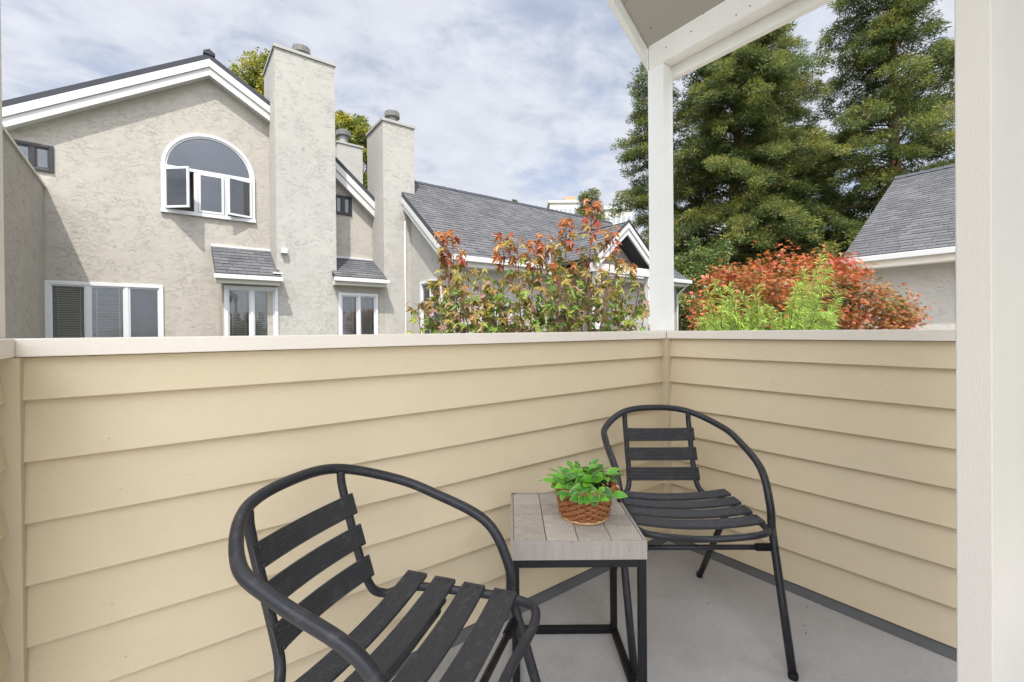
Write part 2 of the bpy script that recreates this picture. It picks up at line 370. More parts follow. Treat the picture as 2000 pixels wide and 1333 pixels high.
def npmesh(name, V, F, mat, tint=None, parent=None, off=None, rim=None, smooth=False):
    # V (n,3) F (m,4 or 3) arrays
    V = np.asarray(V, dtype=np.float32)
    if off is not None: V = V - np.array(off, dtype=np.float32)
    me = bpy.data.meshes.new(name); k = F.shape[1]
    me.vertices.add(len(V)); me.vertices.foreach_set('co', V.ravel())
    me.loops.add(F.size); me.loops.foreach_set('vertex_index', F.ravel().astype(np.int32))
    me.polygons.add(len(F)); me.polygons.foreach_set('loop_start', np.arange(0, F.size, k, dtype=np.int32)); me.polygons.foreach_set('loop_total', np.full(len(F), k, dtype=np.int32))
    if smooth: me.polygons.foreach_set('use_smooth', np.ones(len(F), dtype=bool))
    me.update(calc_edges=True)
    if tint is not None:
        a = me.attributes.new('tint', 'FLOAT', 'POINT'); a.data.foreach_set('value', np.asarray(tint, dtype=np.float32))
    me.materials.append(mat); return link(name, me, parent)

# ------------------------------------------------------------------ ground
g = MB(); g.box((-900, -900, -3.2), (900, 900, -3.0)); struct('ground', g, M['grass'])
g = MB(); g.box((-14, -9, -3.0), (13, 6.2, -2.99)); struct('courtyard_path', g, M['pave'])

# ------------------------------------------------------------------ balcony shell
VA, UB, UL = 1.345, 2.0, -.268      # inner faces of the three parapets
CAPT, CAPB, LINE0, EXPO = 1.058, 1.020, .930, .1285
fl = MB(); fl.box((UL-.1, .17, -.12), (UB+.1, VA+.12, 0)); struct('balcony_floor', fl, M['deck'])
fl = MB(); fl.box((-5, -5, -.12), (2.3, .17, -.004)); fl.box((-5, .17, -.12), (UL-.1005, .7, -.004)); struct('unseen_bounce_floor', fl, M['bounce_floor'])  # unseen pale floor, added to bounce sunlight into the balcony
def parapet(label, axis, face, out, a0, a1, nails, flash=True):
    """axis: 0 wall runs along x, 1 along y; face: inner coordinate; out: +1/-1 direction away from the balcony"""
    def P(a, d, z): return (a, face+out*d, z) if axis == 0 else (face+out*d, a, z)
    mid = P((a0+a1)/2, .06, 0)
    t = thing('parapet_wall', label, 'wall', mid)
    core = MB(); core.box(P(a0-(.02 if axis == 0 else 0), .0315, 0.0), P(a1+(.02 if axis == 0 else 0), .115, CAPB-.001)); part('wall_core', core, M['trim_tan'], t)
    for i in range(8):
        zb = LINE0 - EXPO*i; zt = min(zb+EXPO+.012, CAPB-.002)
        if i == 0: pass
        b = MB(); wob = random.uniform(-.0008, .0008)
        p0, p1 = [P(a, 0+wob, zb) for a in (a0, a1)]; q0, q1 = [P(a, .0305, zb) for a in (a0, a1)]
        f = (zt-zb)/(EXPO+.012)
        r0, r1 = [P(a, .0240*f+wob, zt) for a in (a0, a1)]; s0, s1 = [P(a, .0305, zt) for a in (a0, a1)]
        b.hexa([p0, p1, q1, q0, r0, r1, s1, s0]); part('siding_board', b, M['siding'], t, bevel=.0012)
    # top filler board between first lap and cap is part of board 0 (its top runs under the cap)
    b = MB()
    p0, p1 = [P(a, 0.0005, LINE0+.0) for a in (a0, a1)]
    nm = MB()
    for a in nails:
        for i in range(8):
            if random.random() < .22: continue
            zb = LINE0 - EXPO*i; z = zb + random.uniform(.030, .046); aa = a + random.uniform(-.02, .02)
            d0 = .0240*(z-zb)/(EXPO+.012)
            c = Vector(P(aa, d0-.0006, z)); r = random.uniform(.0042, .0062)
            ring = []; 
            for k in range(7):
                an = 2*math.pi*k/7; ring.append(P(aa+r*math.cos(an), d0+.0008, z+r*.75*math.sin(an)))
            o = Vector(P(aa, d0-.0034*random.choice((1, .6)), z-.001)); nm.add(ring+[o], [(k, (k+1) % 7, 7) for k in range(7)])
    stuffpart('nail_heads', nm, M['siding'], t)
    if flash:
        fm = MB(); fm.prism([P(a0, -.022, 0.0005), P(a0, -.012, .010), P(a0, .012, .033), P(a0, .0312, .033), P(a0, .0312, .0005)], Vector(P(a1, 0, 0))-Vector(P(a0, 0, 0)))
        part('base_strip', fm, M['flash'], t)
    return t, P
pa, PA = parapet('long tan clapboard parapet running behind the chairs below the courtyard view', 0, VA, 1, UL+.010, UB-.010, [ony(VA, p, 800).x for p in (232, 652, 897, 1078, 1215)])
pb, PB = parapet('short tan clapboard parapet on the right behind the far chair', 1, UB, 1, .176, VA-.010, [onx(UB, p, 800).y for p in (1335, 1500, 1729)])
pc, PC = parapet('tan clapboard parapet end at the left edge of the photo', 1, UL, -1, 1.15, VA-.010, [1.2])
# corner trims and caps
for (t, x0, x1, y0, y1, nm) in ((pa, UB-.019, UB+.03, VA-.021, VA+.03, 0), (pa, UL-.03, UL+.0175, VA-.021, VA+.03, 0)):
    b = MB(); b.box((x0, y0, .001), (x1, y1, CAPB-.001)); part('corner_trim', b, M['trim_tan'], t, bevel=.0015)
OV, OW = .010, .135
c = MB(); c.prism([(UL+OV, VA-OV, CAPB), (UB-OV, VA-OV, CAPB), (UB+OW, VA+OW, CAPB), (UL-OW, VA+OW, CAPB)], (0, 0, CAPT-CAPB)); part('cap_board', c, M['cream'], pa, bevel=.002)
c = MB(); c.prism([(UB-OV, .175, CAPB), (UB+OW, .175, CAPB), (UB+OW, VA+OW-.003, CAPB), (UB-OV, VA-OV-.003, CAPB)], (0, 0, CAPT-CAPB)); part('cap_board', c, M['cream'], pb, bevel=.002)
c = MB(); c.prism([(UL+OV, 1.14, CAPB), (UL+OV, VA-OV-.003, CAPB), (UL-OW, VA+OW-.003, CAPB), (UL-OW, 1.14, CAPB)], (0, 0, CAPT-CAPB)); part('cap_board', c, M['cream'], pc, bevel=.002)

# porch roof with its posts
BZ = 2.437; PK = (UL+UB)/2; SL = .73; SZ = 2.558; PU = 2.016
roof = thing('balcony_roof', 'white painted porch roof corner with beam and grey soffit overhead', 'roof', (UB, VA, BZ))
b = MB(); b.box((PU, .18, BZ), (PU+.074, 1.448, SZ+.02)); part('beam', b, M['beam'], roof, bevel=.003)
b = MB(); b.box((PU+.078, .18, BZ-.057), (PU+.112, 1.50, SZ+.06)); part('fascia_board', b, M['beam'], roof, bevel=.002)
PEAK = -1.55; VBK = -2.3  # unseen roof extent, shaped to block the sun yet let skylight in
def zs(u):   # underside of the pitched soffit
    return SZ + SL*(PU-u) if u >= PEAK else SZ + SL*(PU-PEAK) - SL*(PEAK-u)
UE0 = PEAK-.2
def soffit_run(u0, u1, n):
    for i in range(n):
        a = u0+(u1-u0)*i/n; bq = u0+(u1-u0)*(i+1)/n; bb = bq+.003*(1 if u0 > u1 else -1)
        b = MB(); b.hexa([(a, VBK, zs(a)), (bb, VBK, zs(bb)), (bb, 1.452, zs(bb)), (a, 1.452, zs(a)), (a, VBK, zs(a)+.02), (bq, VBK, zs(bq)+.02), (bq, 1.452, zs(bq)+.02), (a, 1.452, zs(a)+.02)])
        part('soffit_board', b, M['soffit'] if a > 1.35 else M['soffit_bounce'], roof)  # boards out of view made white to bounce light down
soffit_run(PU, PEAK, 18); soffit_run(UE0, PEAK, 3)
for sg, e, ue in ((1, PU+.112, PU), (-1, UE0, UE0)):
    zz_ = SZ-SL*.112 if sg > 0 else zs(UE0)
    b = MB(); b.prism([(e, 1.456, zz_-.07), (PEAK, 1.456, zs(PEAK)-.07), (PEAK, 1.456, zs(PEAK)+.15), (e, 1.456, zz_+.15)], (0, .03, 0)); part('rake_board', b, M['white'], roof, bevel=.002)
    b = MB(); b.prism([(e, VBK, zz_+.03), (PEAK, VBK, zs(PEAK)+.022), (PEAK, VBK, zs(PEAK)+.15), (e, VBK, zz_+.15)], (0, 1.453-VBK, 0)); part('roof_deck', b, M['asphalt'], roof)
nl = MB()
for (px, py) in ((1275, 80), (1376, 27)):
    p = onx(PU, px, py)
    uu = 1.97
for (px, py) in ((1467, 12), (1303, 93), (1376, 27), (1352, 62), (1440, 30)):
    p = onx(PU, px, py); nl.tube([p+Vector((.002, 0, 0)), p-Vector((.0015, 0, 0))], .0035, 7)
for q in ((1.955, 1.39), (1.93, 1.10), (1.94, .8)):
    nl.lathe([(.004, 0), (.003, -.002), (.0001, -.0025)], (q[0], q[1], zs(q[0])), 8)
stuffpart('rust_nails', nl, M['barkred'], roof)
p_ = thing('corner_post', 'white square post standing on the parapet corner beside the redwoods', 'post', (PU+.04, 1.405, CAPT))
b = MB(); b.box((PU, 1.36, CAPT+.0005), (PU+.084, 1.454, BZ-.0005)); part('post_shaft', b, M['white'], p_, bevel=.003)
b = MB(); b.box((PU-.002, 1.45, BZ), (PU+.075, 1.4555, SZ-.01)); part('beam_end_block', b, M['white'], p_)
p_ = thing('corner_post', 'white square post at the left edge of the photo', 'post', (UL-.07, 1.405, CAPT))
b = MB(); b.box((-.383, 1.36, CAPT+.0005), (-.294, 1.45, zs(-.34)-.09)); part('post_shaft', b, M['cream'], p_, bevel=.003)

# own house: doorway the camera stands in
jv0, jv1 = .1243, .1728
h = thing('doorway_wall', 'cream painted door frame and wall edge at the far right of the photo', 'wall', (1.2, .14, 0))
b = MB(); b.box((1.2, jv0, 0), (1.216, jv1, 2.3)); part('door_jamb', b, M['jamb'], h, bevel=.002)
b = MB(); b.box((1.216, jv0+.001, 0), (1.78, jv1-.001, 2.42)); part('wall_panel', b, M['jamb'], h)
# ------------------------------------------------------------------ shingles
def tabmesh(w, h, th, tint, name='shingle'):
    m = MB(); m.hexa([(0, 0, 0), (w, 0, 0), (w, h+.02, -.004), (0, h+.02, -.004), (0, 0, th), (w, 0, th), (w, h+.02, .001), (0, h+.02, .001)]); m.at['tint'] = [tint]*8
    return mesh_of(name, m, M['shingle'])
TABS = [tabmesh(w, 1.0, .5, t) for w, t in ()]
def shingles(parent, O, e, s, interval, rows, expo=.145, wr=(.16, .32), th=.011, indiv=0, order='low'):
    """O origin at eave, e along the eave, s up the slope; interval(row_mid_height)->(a,b) along e"""
    O = Vector(O); e = Vector(e).normalized(); s = Vector(s).normalized(); n = e.cross(s).normalized()
    if n.z < 0: n = -n
    cells = []
    for r in range(rows):
        iv = interval((r+.5)*expo)
        if iv is None: continue
        a, b = iv
        if b-a < .05: continue
        x = a - random.uniform(0, wr[0])
        while x < b:
            w = random.uniform(*wr); x0, x1 = max(x, a), min(x+w, b)
            if x1-x0 > .02: cells.append((r, x0, x1, random.random(), th*random.uniform(.75, 1.3)))
            x += w
    if indiv and len(cells) > indiv:
        cam0 = Vector((0, 0, EYE)); cells.sort(key=lambda c: (O+e*c[1]+s*c[0]*expo-cam0).length)
    big = MB(); tint = []
    off = Vector(ORG.get(parent.name, (0, 0, 0)))
    for i, (r, x0, x1, t, h_) in enumerate(cells):
        g_ = .0035; y0, y1 = r*expo, (r+1)*expo+.03
        loc = [(x0+g_, y0, -.002), (x1-g_, y0, -.002), (x1-g_, y1, -.002), (x0+g_, y1, -.002), (x0+g_, y0, h_), (x1-g_, y0, h_), (x1-g_, y1, .001), (x0+g_, y1, .001)]
        pts = [O+e*p[0]+s*p[1]+n*p[2] for p in loc]
        if i < indiv:
            m = MB(); m.hexa(pts); m.at['tint'] = [t]*8; part('shingle', m, M['shingle'], parent)
        else:
            big.hexa(pts); tint += [t]*8
    if big.v:
        big.at['tint'] = tint; stuffpart('shingles', big, M['shingle'], parent)

# ------------------------------------------------------------------ building helpers
def wall_holes(name, outer, holes, axis, val, th, mat, parent):
    """flat wall with openings; outer/holes lists of 2D points (a,z); axis 1: plane y=val (a=x), axis 0: plane x=val (a=y); th thickness away from viewer side"""
    def P(a, z, d=0): return (a, val+d, z) if axis == 1 else (val+d, a, z)
    loops = [[Vector((a, z, 0)) for a, z in lp] for lp in [outer]+holes]
    tris = tessellate_polygon(loops); flatp = [p for lp in [outer]+holes for p in lp]
    m = MB(); m.add([P(a, z) for a, z in flatp], [tuple(t) for t in tris])
    for lp in [outer]+holes:
        n = len(lp); m.add([P(a, z) for a, z in lp]+[P(a, z, th) for a, z in lp], [(i, (i+1) % n, (i+1) % n+n, i+n) for i in range(n)])
    o = part(name, m, mat, parent)
    bm = bmesh.new(); bm.from_mesh(o.data); bmesh.ops.remove_doubles(bm, verts=bm.verts, dist=1e-5); bmesh.ops.recalc_face_normals(bm, faces=bm.faces); bm.to_mesh(o.data); bm.free()
    return o
def rect(a0, a1, z0, z1): return [(a0, z0), (a1, z0), (a1, z1), (a0, z1)]
def window(parent, axis, val, a0, a1, z0, z1, cols=2, fr=.055, mat='vinyl', blinds=(), proud=.03, d=1, glassm='glass', open_=(), seed=0, depth=.5, rm_=.3):
    """window in plane; d: direction (+/-1) into the building along the normal axis"""
    def P(a, q, z): return (a, val+d*q, z) if axis == 1 else (val+d*q, a, z)
    fm = MB()
    fm.box(P(a0-fr*.3, -proud, z0-fr*.3), P(a0+fr, .05, z1+fr*.3)); fm.box(P(a1-fr, -proud, z0-fr*.3), P(a1+fr*.3, .05, z1+fr*.3))
    fm.box(P(a0+fr, -proud, z1-fr), P(a1-fr, .05, z1+fr*.3)); fm.box(P(a0+fr, -proud, z0-fr*.3), P(a1-fr, .05, z0+fr))
    w = part('window', fm, M[mat], parent, bevel=.004)
    cw = (a1-a0)/cols
    for i in range(1, cols):
        x = a0+cw*i; m = MB(); m.box(P(x-.03, -proud+.008, z0+fr), P(x+.03, .048, z1-fr)); part('mullion', m, M[mat], w)
    for i in range(cols):
        x0 = a0+cw*i+(fr if i == 0 else .03); x1 = a0+cw*(i+1)-(fr if i == cols-1 else .03)
        s = MB(); q = .028
        for (c0, c1, e0, e1) in ((x0, x0+q, z0+fr, z1-fr), (x1-q, x1, z0+fr, z1-fr), (x0+q, x1-q, z1-fr-q, z1-fr), (x0+q, x1-q, z0+fr, z0+fr+q)):
            s.box(P(c0, -.008, e0), P(c1, .03, e1))
        part('sash', s, M[mat], w)
        g_ = MB(); g_.box(P(x0+q*.5, .008, z0+fr+.01), P(x1-q*.5, .014, z1-fr-.01)); part('pane', g_, M[glassm], w)
        kind = blinds[i] if i < len(blinds) else None
        if kind:
            bl = MB(); z = z1-fr-.03; k = 0
            while z > z0+fr:
                tl = .010 if kind == 'open' else .019
                bl.hexa([P(x0+.01, .10, z-tl), P(x1-.01, .10, z-tl), P(x1-.01, .13, z+tl-.002), P(x0+.01, .13, z+tl-.002), P(x0+.01, .10, z-tl+.002), P(x1-.01, .10, z-tl+.002), P(x1-.01, .13, z+tl), P(x0+.01, .13, z+tl)])
                z -= .045
            for xx in (x0+.09, x1-.09):
                bl.box(P(xx-.012, .09, z0+fr), P(xx+.012, .095, z1-fr-.02))
            stuffpart('blind', bl, M['blind'], w)
    rm = MB(); # panel coloured dark for the unlit room behind the opening
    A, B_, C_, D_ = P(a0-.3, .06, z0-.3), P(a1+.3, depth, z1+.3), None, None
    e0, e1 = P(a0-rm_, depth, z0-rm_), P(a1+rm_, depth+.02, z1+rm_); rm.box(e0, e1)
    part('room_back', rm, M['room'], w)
    return w

V = 12.3; VB = 11.44
GZ = -3.0
def Z(y, px, py): return ony(y, px, py).z
def X(y, px, py): return ony(y, px, py).x

def gable_roof(parent, y0, depth, apex, left, right, thick=.10, over=.22, fas=True, mat='asphalt'):
    """apex,left,right are (x,z) of the wall line on plane y0; roof slab, white double rake boards"""
    for a, b in ((left, apex), (apex, right)):
        d = Vector((b[0]-a[0], 0, b[1]-a[1])); dn = Vector((-d.z, 0, d.x)).normalized()
        A = Vector((a[0], y0-over, a[1])); Bq = Vector((b[0], y0-over, b[1])); left_ = a is left or a == left
        def oa(h_): return A + (dn*h_ if left_ else Vector((0, 0, h_/dn.z)))
        def ob(h_): return Bq + (Vector((0, 0, h_/dn.z)) if left_ else dn*h_)
        s = MB(); s.prism([oa(.30), ob(.30), ob(.30+thick), oa(.30+thick)], (0, depth+over, 0)); part('roof_slope', s, M[mat], parent)
        if fas:
            y3 = Vector((0, .03, 0))
            s = MB(); s.prism([oa(.155), ob(.155), ob(.298), oa(.298)], (0, .05, 0)); part('rake_board', s, M['trimw'], parent)
            s = MB(); s.prism([oa(0)+y3, ob(0)+y3, ob(.152)+y3, oa(.152)+y3], (0, over-.035, 0)); part('rake_board', s, M['trimw'], parent)
# ---- townhouse 1
th1 = thing('townhouse', 'beige stucco townhouse with an arched window under a white trimmed gable', 'house', (0, V, GZ), group='row of stucco townhouses')
apx = ony(V, 410, 152); lft = ony(V, 13, 254); rgt = ony(V, 530, 243)
sl_l = (apx.z-lft.z)/(apx.x-lft.x); sl_r = (apx.z-rgt.z)/(rgt.x-apx.x)
LX = -5.2; RX = 2.4
lz = apx.z-(apx.x-LX)*sl_l; rz = apx.z-(RX-apx.x)*sl_r
# arched window numbers
aw0, aw1 = X(V, 317, 409), X(V, 500, 431); awc = (aw0+aw1)/2; awr = (aw1-aw0)/2; awb = Z(V, 400, 421); aws = Z(V, 400, 335)-.02
arch = [(awc+awr*math.cos(a), aws+awr*.97*math.sin(a)) for a in np.linspace(0, math.pi, 25)]
hole_arch = [(aw0+.03, awb+.03), (aw1-.03, awb+.03)] + [(awc+(x-awc)*.965, aws+(z-aws)*.965) for x, z in arch]
tw0, tw1, twt = X(V, 92, 560), X(V, 319, 560), Z(V, 200, 554)
sw0, sw1, swt, swb = X(V, 25, 300), X(V, 105, 300), Z(V, 100, 287), Z(V, 100, 337)
holes = [hole_arch, rect(tw0+.03, tw1-.03, -.4, twt-.03), rect(sw0+.03, sw1-.03, swb+.03, swt-.03)]
wall_holes('wall', [(LX, GZ), (RX, GZ), (RX, rz), (apx.x, apx.z), (LX, lz)], holes, 1, V, .12, M['stucco'], th1)
gable_roof(th1, V, 7, (apx.x, apx.z-.03), (LX, lz-.03), (RX, rz-.03))
rc = MB(); top = Vector((apx.x, 0, apx.z+.52)); rc.prism([(apx.x-.11, V-.24, top.z-.10), (apx.x+.11, V-.24, top.z-.11), (apx.x+.11, V-.24, top.z-.06), (apx.x, V-.24, top.z+.015), (apx.x-.11, V-.24, top.z-.05)], (0, 7, 0)); part('ridge_cap', rc, M['blk'], th1)
window(th1, 1, V, tw0, tw1, -.45, twt, 3, blinds=('closed', 'open', None))
window(th1, 1, V, sw0, sw1, swb, swt, 2, fr=.045, mat='dkframe', blinds=())
# arched window
aw = None
fm = MB(); n = len(arch)
def archband(r0, r1, y0, y1):
    m = MB(); A = [(awc+(x-awc)*r0, aws+(z-aws)*r0) for x, z in arch]; B_ = [(awc+(x-awc)*r1, aws+(z-aws)*r1) for x, z in arch]
    for i in range(n-1):
        m.hexa([(A[i][0], y0, A[i][1]), (A[i+1][0], y0, A[i+1][1]), (A[i+1][0], y1, A[i+1][1]), (A[i][0], y1, A[i][1]), (B_[i][0], y0, B_[i][1]), (B_[i+1][0], y0, B_[i+1][1]), (B_[i+1][0], y1, B_[i+1][1]), (B_[i][0], y1, B_[i][1])])
    return m
fm = archband(1.0, .93, V-.045, V+.06)
fm.box((aw0, V-.045, awb-.03), (aw0+.06, V+.06, aws)); fm.box((aw1-.06, V-.045, awb-.03), (aw1, V+.06, aws)); fm.box((aw0-.01, V-.06, awb-.04), (aw1+.01, V+.06, awb+.04))
aw = part('arched_window', fm, M['vinyl'], th1)
m = archband(.93, .885, V-.02, V+.05); part('arch_bead', m, M['vinyl'], aw)
tb = MB(); tb.box((aw0+.06, V-.04, aws-.045), (aw1-.06, V+.055, aws+.02)); part('transom_bar', tb, M['vinyl'], aw)
pm = MB(); pts = [(awc+(x-awc)*.90, aws+.01+(z-aws)*.90) for x, z in arch]; pm.prism([(x, V+.01, z) for x, z in pts], (0, .008, 0)); part('arched_pane', pm, M['glassdk'], aw)
m1, m2 = X(V, 385, 400), X(V, 443, 400)
for x in (m1, m2): q = MB(); q.box((x-.035, V-.035, awb+.04), (x+.035, V+.055, aws-.045)); part('mullion', q, M['vinyl'], aw)
for x in (m1-.035, m2+.035):
    q = MB(); q.box((x-.012, V-.02, awb+.04), (x+.012, V+.05, aws-.045)); part('wooden_stop', q, M['barkred'], aw)
def sash(x0, x1, z0, z1, hinge, ang, nm='casement', gm='glass', q=.045):
    """built in plane then swung about the hinge"""
    def tr(m):
        c, s = math.cos(ang), math.sin(ang); m.v = [(hinge+(x-hinge)*c+ (y-(V-.04))*s, (V-.04)-(x-hinge)*s+(y-(V-.04))*c, z) for x, y, z in m.v]; return m
    f = MB()
    for (a, b, c, d) in ((x0, x0+q, z0, z1), (x1-q, x1, z0, z1), (x0+q, x1-q, z1-q, z1), (x0+q, x1-q, z0, z0+q)): f.box((a, V-.065, c), (b, V-.03, d))
    part(nm, tr(f), M['vinyl'], aw)
    g_ = MB(); g_.box((x0+q*.6, V-.05, z0+q*.6), (x1-q*.6, V-.044, z1-q*.6)); part('pane', tr(g_), M[gm], aw)
    if nm == 'casement':
        g_ = MB(); g_.box((x0+q, V-.041, z0+q), (x1-q, V-.039, z1-q)); 
z0, z1 = awb+.05, aws-.05
sash(aw0+.07, m1-.0, z0, z1, aw0+.07, R_(40), gm='glass')
sash(m2+.0, aw1-.07, z0, z1, aw1-.07, -R_(15), gm='glass')
sash(m1+.04, m2-.04, z0, z1, m1, 0, nm='fixed_sash', gm='glassdk')
q = MB(); q.box((aw0-.2, V+.55, awb-.2), (aw1+.2, V+.57, aws+awr+.2)); part('room_back', q, M['room'], aw)  # dark panel standing in for the unlit interior
# side wall on the left, in shade
sx = ony(V, 87, 372).x; szb = onx(sx, 87, 366).z; sfa = onx(sx, 14, 266)
swl = thing('side_wall', 'shaded stucco side wall standing out towards us at the left', 'wall', (sx, 10, GZ))
m = MB(); m.prism([(sx, V-.01, GZ), (sx, 7.2, GZ), (sx, 7.2, sfa.z+(sfa.z-szb)/(V-sfa.y)*(sfa.y-7.2)), (sx, V-.01, szb)], (-.25, 0, 0)); part('wall', m, M['stucco'], swl)
m = MB(); zf = sfa.z+(sfa.z-szb)/(V-sfa.y)*(sfa.y-7.2)
m.prism([(sx+.03, V-.015, szb), (sx+.03, 7.15, zf), (sx+.03, 7.15, zf+.05), (sx+.03, V-.015, szb+.05)], (-.31, 0, 0)); part('coping', m, M['offw'], swl)
# bay under awning 1 and chimney 1
bx0 = X(VB, 437, 600); cx0 = X(VB, 540, 300); cx1 = X(VB, 657, 300)
ctop = Z(VB, 540, 92)
def chimney(parent, x0, x1, y0, y1, top, zb=GZ, mat='stucco_l', caps=1.0):
    m = MB(); m.box((x0, y0, zb), (x1, y1, top)); ch = part('chimney', m, M[mat], parent)
    m = MB(); m.box((x0-.03, y0-.03, top+.001), (x1+.03, y1+.03, top+.07)); part('chimney_cap', m, M['capflash'], ch)
    return ch
def flue(parent, x, y, z, s=1.0, lift=.25):
    m = MB(); z1 = lift
    m.lathe([(.19*s, 0), (.19*s, .03), (.14*s, .10), (.135*s, z1), (.15*s, z1+.02)], (x, y, z), 24)
    m2_ = MB(); m2_.lathe([(.15*s, z1+.01), (.205*s, z1+.03), (.205*s, z1+.17*s), (.18*s, z1+.19*s), (.02, z1+.21*s)], (x, y, z), 24)
    part('flue_pipe', m, M['metalcap'], parent)
    part('flue_cowl', m2_, M['flue'], parent)
    st = MB()
    for k in range(26):
        a = 2*math.pi*k/26; cxx, cyy = x+.209*s*math.cos(a), y+.209*s*math.sin(a); st.box((cxx-.006, cyy-.006, z+z1+.04), (cxx+.006, cyy+.006, z+z1+.15*s))
    stuffpart('cowl_ribs', st, M['metalcap'], parent)
ch1 = chimney(th1, cx0, cx1, VB, V+.6, ctop)
flue(ch1, X(VB+.45, 590, 95), VB+.45, ctop+.05, 1.0, .20)
dw0, dw1, dwt = X(VB, 441, 570), X(VB, 543, 575), Z(VB, 441, 559)
wall_holes('bay_wall', [(bx0, GZ), (cx0-.002, GZ), (cx0-.002, 2.3), (bx0, 2.3)], [rect(dw0+.03, dw1-.2, -.6, dwt-.03)] if dw1 < cx0 else [rect(dw0+.03, cx0-.05, -.6, dwt-.03)], 1, VB, .10, M['stucco'], th1)
m = MB(); m.box((bx0+.0, VB+.10, GZ), (bx0+.08, V-.001, 2.3)); part('bay_side', m, M['stucco'], th1)
window(th1, 1, VB, dw0, dw1, -.62, dwt, 2, blinds=('closed', 'closed'), proud=.04, depth=.45, rm_=.0)
def awning(parent, x0, x1, ztop, zeave, ye=11.2, yt=V, idx=0, cut=None):
    O = Vector((x0, ye, zeave)); up = Vector((0, yt-ye, ztop-zeave)); ln = up.length; s = up.normalized(); n_ = Vector((0, -s.z, s.y))
    m = MB(); a = [Vector((x0, ye, zeave)), Vector((x0, yt-.002, ztop)), Vector((x0, yt-.002, ztop-.12)), Vector((x0, ye, zeave-.05))]; m.prism([p-n_*.004 for p in a], (x1-x0, 0, 0)); aw_ = part('awning', m, M['blk'], parent)
    rows = int(ln/.155); shingles(aw_, O+Vector((0, -.02, 0)), (1, 0, 0), s, lambda h_: (0, x1-x0), rows+1, expo=ln/(rows+.9), wr=(.13, .30), th=.014, indiv=300)
    m = MB(); m.box((x0-.03, ye-.10, zeave-.115), (x1+.03, ye-.003, zeave-.02)); part('gutter', m, M['trimw'], aw_, bevel=.006)
    m = MB(); m.box((x0+.01, ye, zeave-.20), (x1-.03, VB-.004, zeave-.10)); part('soffit_box', m, M['offw'], aw_)
    m = MB(); m.box((x0-.01, yt-.05, ztop-.01), (x1+.0, yt-.003, ztop+.045)); part('flashing', m, M['trimw'], aw_)
    return aw_
zt, ze = Z(V, 415, 481), Z(11.2, 420, 533)
awning(th1, X(V, 415, 480), X(11.2, 551, 540), zt, ze)
m = MB(); m.box((X(11.2, 551, 540)-.16, 11.19, ze+.06), (X(11.2, 551, 540)+.03, VB-.003, ze+.09)); part('flashing', m, M['trimw'], th1)
vb = ony(VB, 556, 491); m = MB(); m.box((vb.x-.065, VB-.10, vb.z-.06), (vb.x+.065, VB-.002, vb.z+.055)); part('vent_box', m, M['trimw'], th1, bevel=.006)

# ---- townhouse 2
th2 = thing('townhouse', 'stucco townhouse seen between the two chimneys with a small dark window', 'house', (3.6, V, GZ), group='row of stucco townhouses')
p1, p2 = ony(V, 661, 358), ony(V, 727, 425)
s2 = (p1.z-p2.z)/(p2.x-p1.x); ax2 = 3.0; az2 = p1.z+(p1.x-ax2)*s2
sm0, sm1, smt, smb = X(V, 655, 400), X(V, 688, 400), Z(V, 675, 384), Z(V, 675, 420)
wall_holes('wall', [(RX+.002, GZ), (5.2, GZ), (5.2, az2-(5.2-ax2)*s2), (ax2, az2), (RX+.002, az2-(ax2-RX)*.8)], [rect(sm0+.03, sm1-.03, smb+.02, smt-.02)], 1, V, .12, M['stucco'], th2)
gable_roof(th2, V, 5, (ax2, az2), (RX+.3, az2-(ax2-RX-.3)*.8), (5.0, az2-(5.0-ax2)*s2))
window(th2, 1, V, sm0, sm1, smb, smt, 2, fr=.04, mat='dkframe', blinds=())
w0, w1, wt = X(VB, 664, 575), X(VB, 738, 575), Z(VB, 664, 573)
cx2, cx3 = X(VB, 751, 400), X(VB, 811, 300)
wall_holes('bay_wall', [(cx1+.002, GZ), (cx2-.002, GZ), (cx2-.002, 2.3), (cx1+.002, 2.3)], [rect(w0+.03, w1-.03, -.6, wt-.03)], 1, VB, .10, M['stucco'], th2)
window(th2, 1, VB, w0, w1, -.62, wt, 2, blinds=('closed', 'closed'), proud=.04, depth=.45, rm_=.0)
awning(th2, X(11.2, 656, 540), cx2-.01, Z(V, 675, 505), Z(11.2, 660, 540))
c3 = ony(17.0, 661, 276); c4 = ony(17.0, 710, 290)
ch3 = chimney(th2, c3.x, c4.x, 17.0, 18.0, c3.z-.05, zb=3); flue(ch3, (c3.x+c4.x)/2-.1, 17.5, c3.z+.02, 1.25, .38)

# ---- townhouse 3: long grey roof
U3 = 5.21; EV, EZ = 8.76, 1.72+EYE; PS = .77; RV3 = 12.3; RZ3 = EZ+PS*(RV3-EV); UR = 4.96; UE = 14.45
th3 = thing('townhouse', 'townhouse with the long grey shingle roof and tall chimney behind the maple', 'house', (9, 10, GZ), group='row of stucco townhouses')
ch2 = chimney(th3, cx2, cx3, VB, VB+1.2, Z(VB, 752, 236)); flue(ch2, X(VB+.55, 768, 235), VB+.55, Z(VB, 752, 236)+.05, .98, .32)
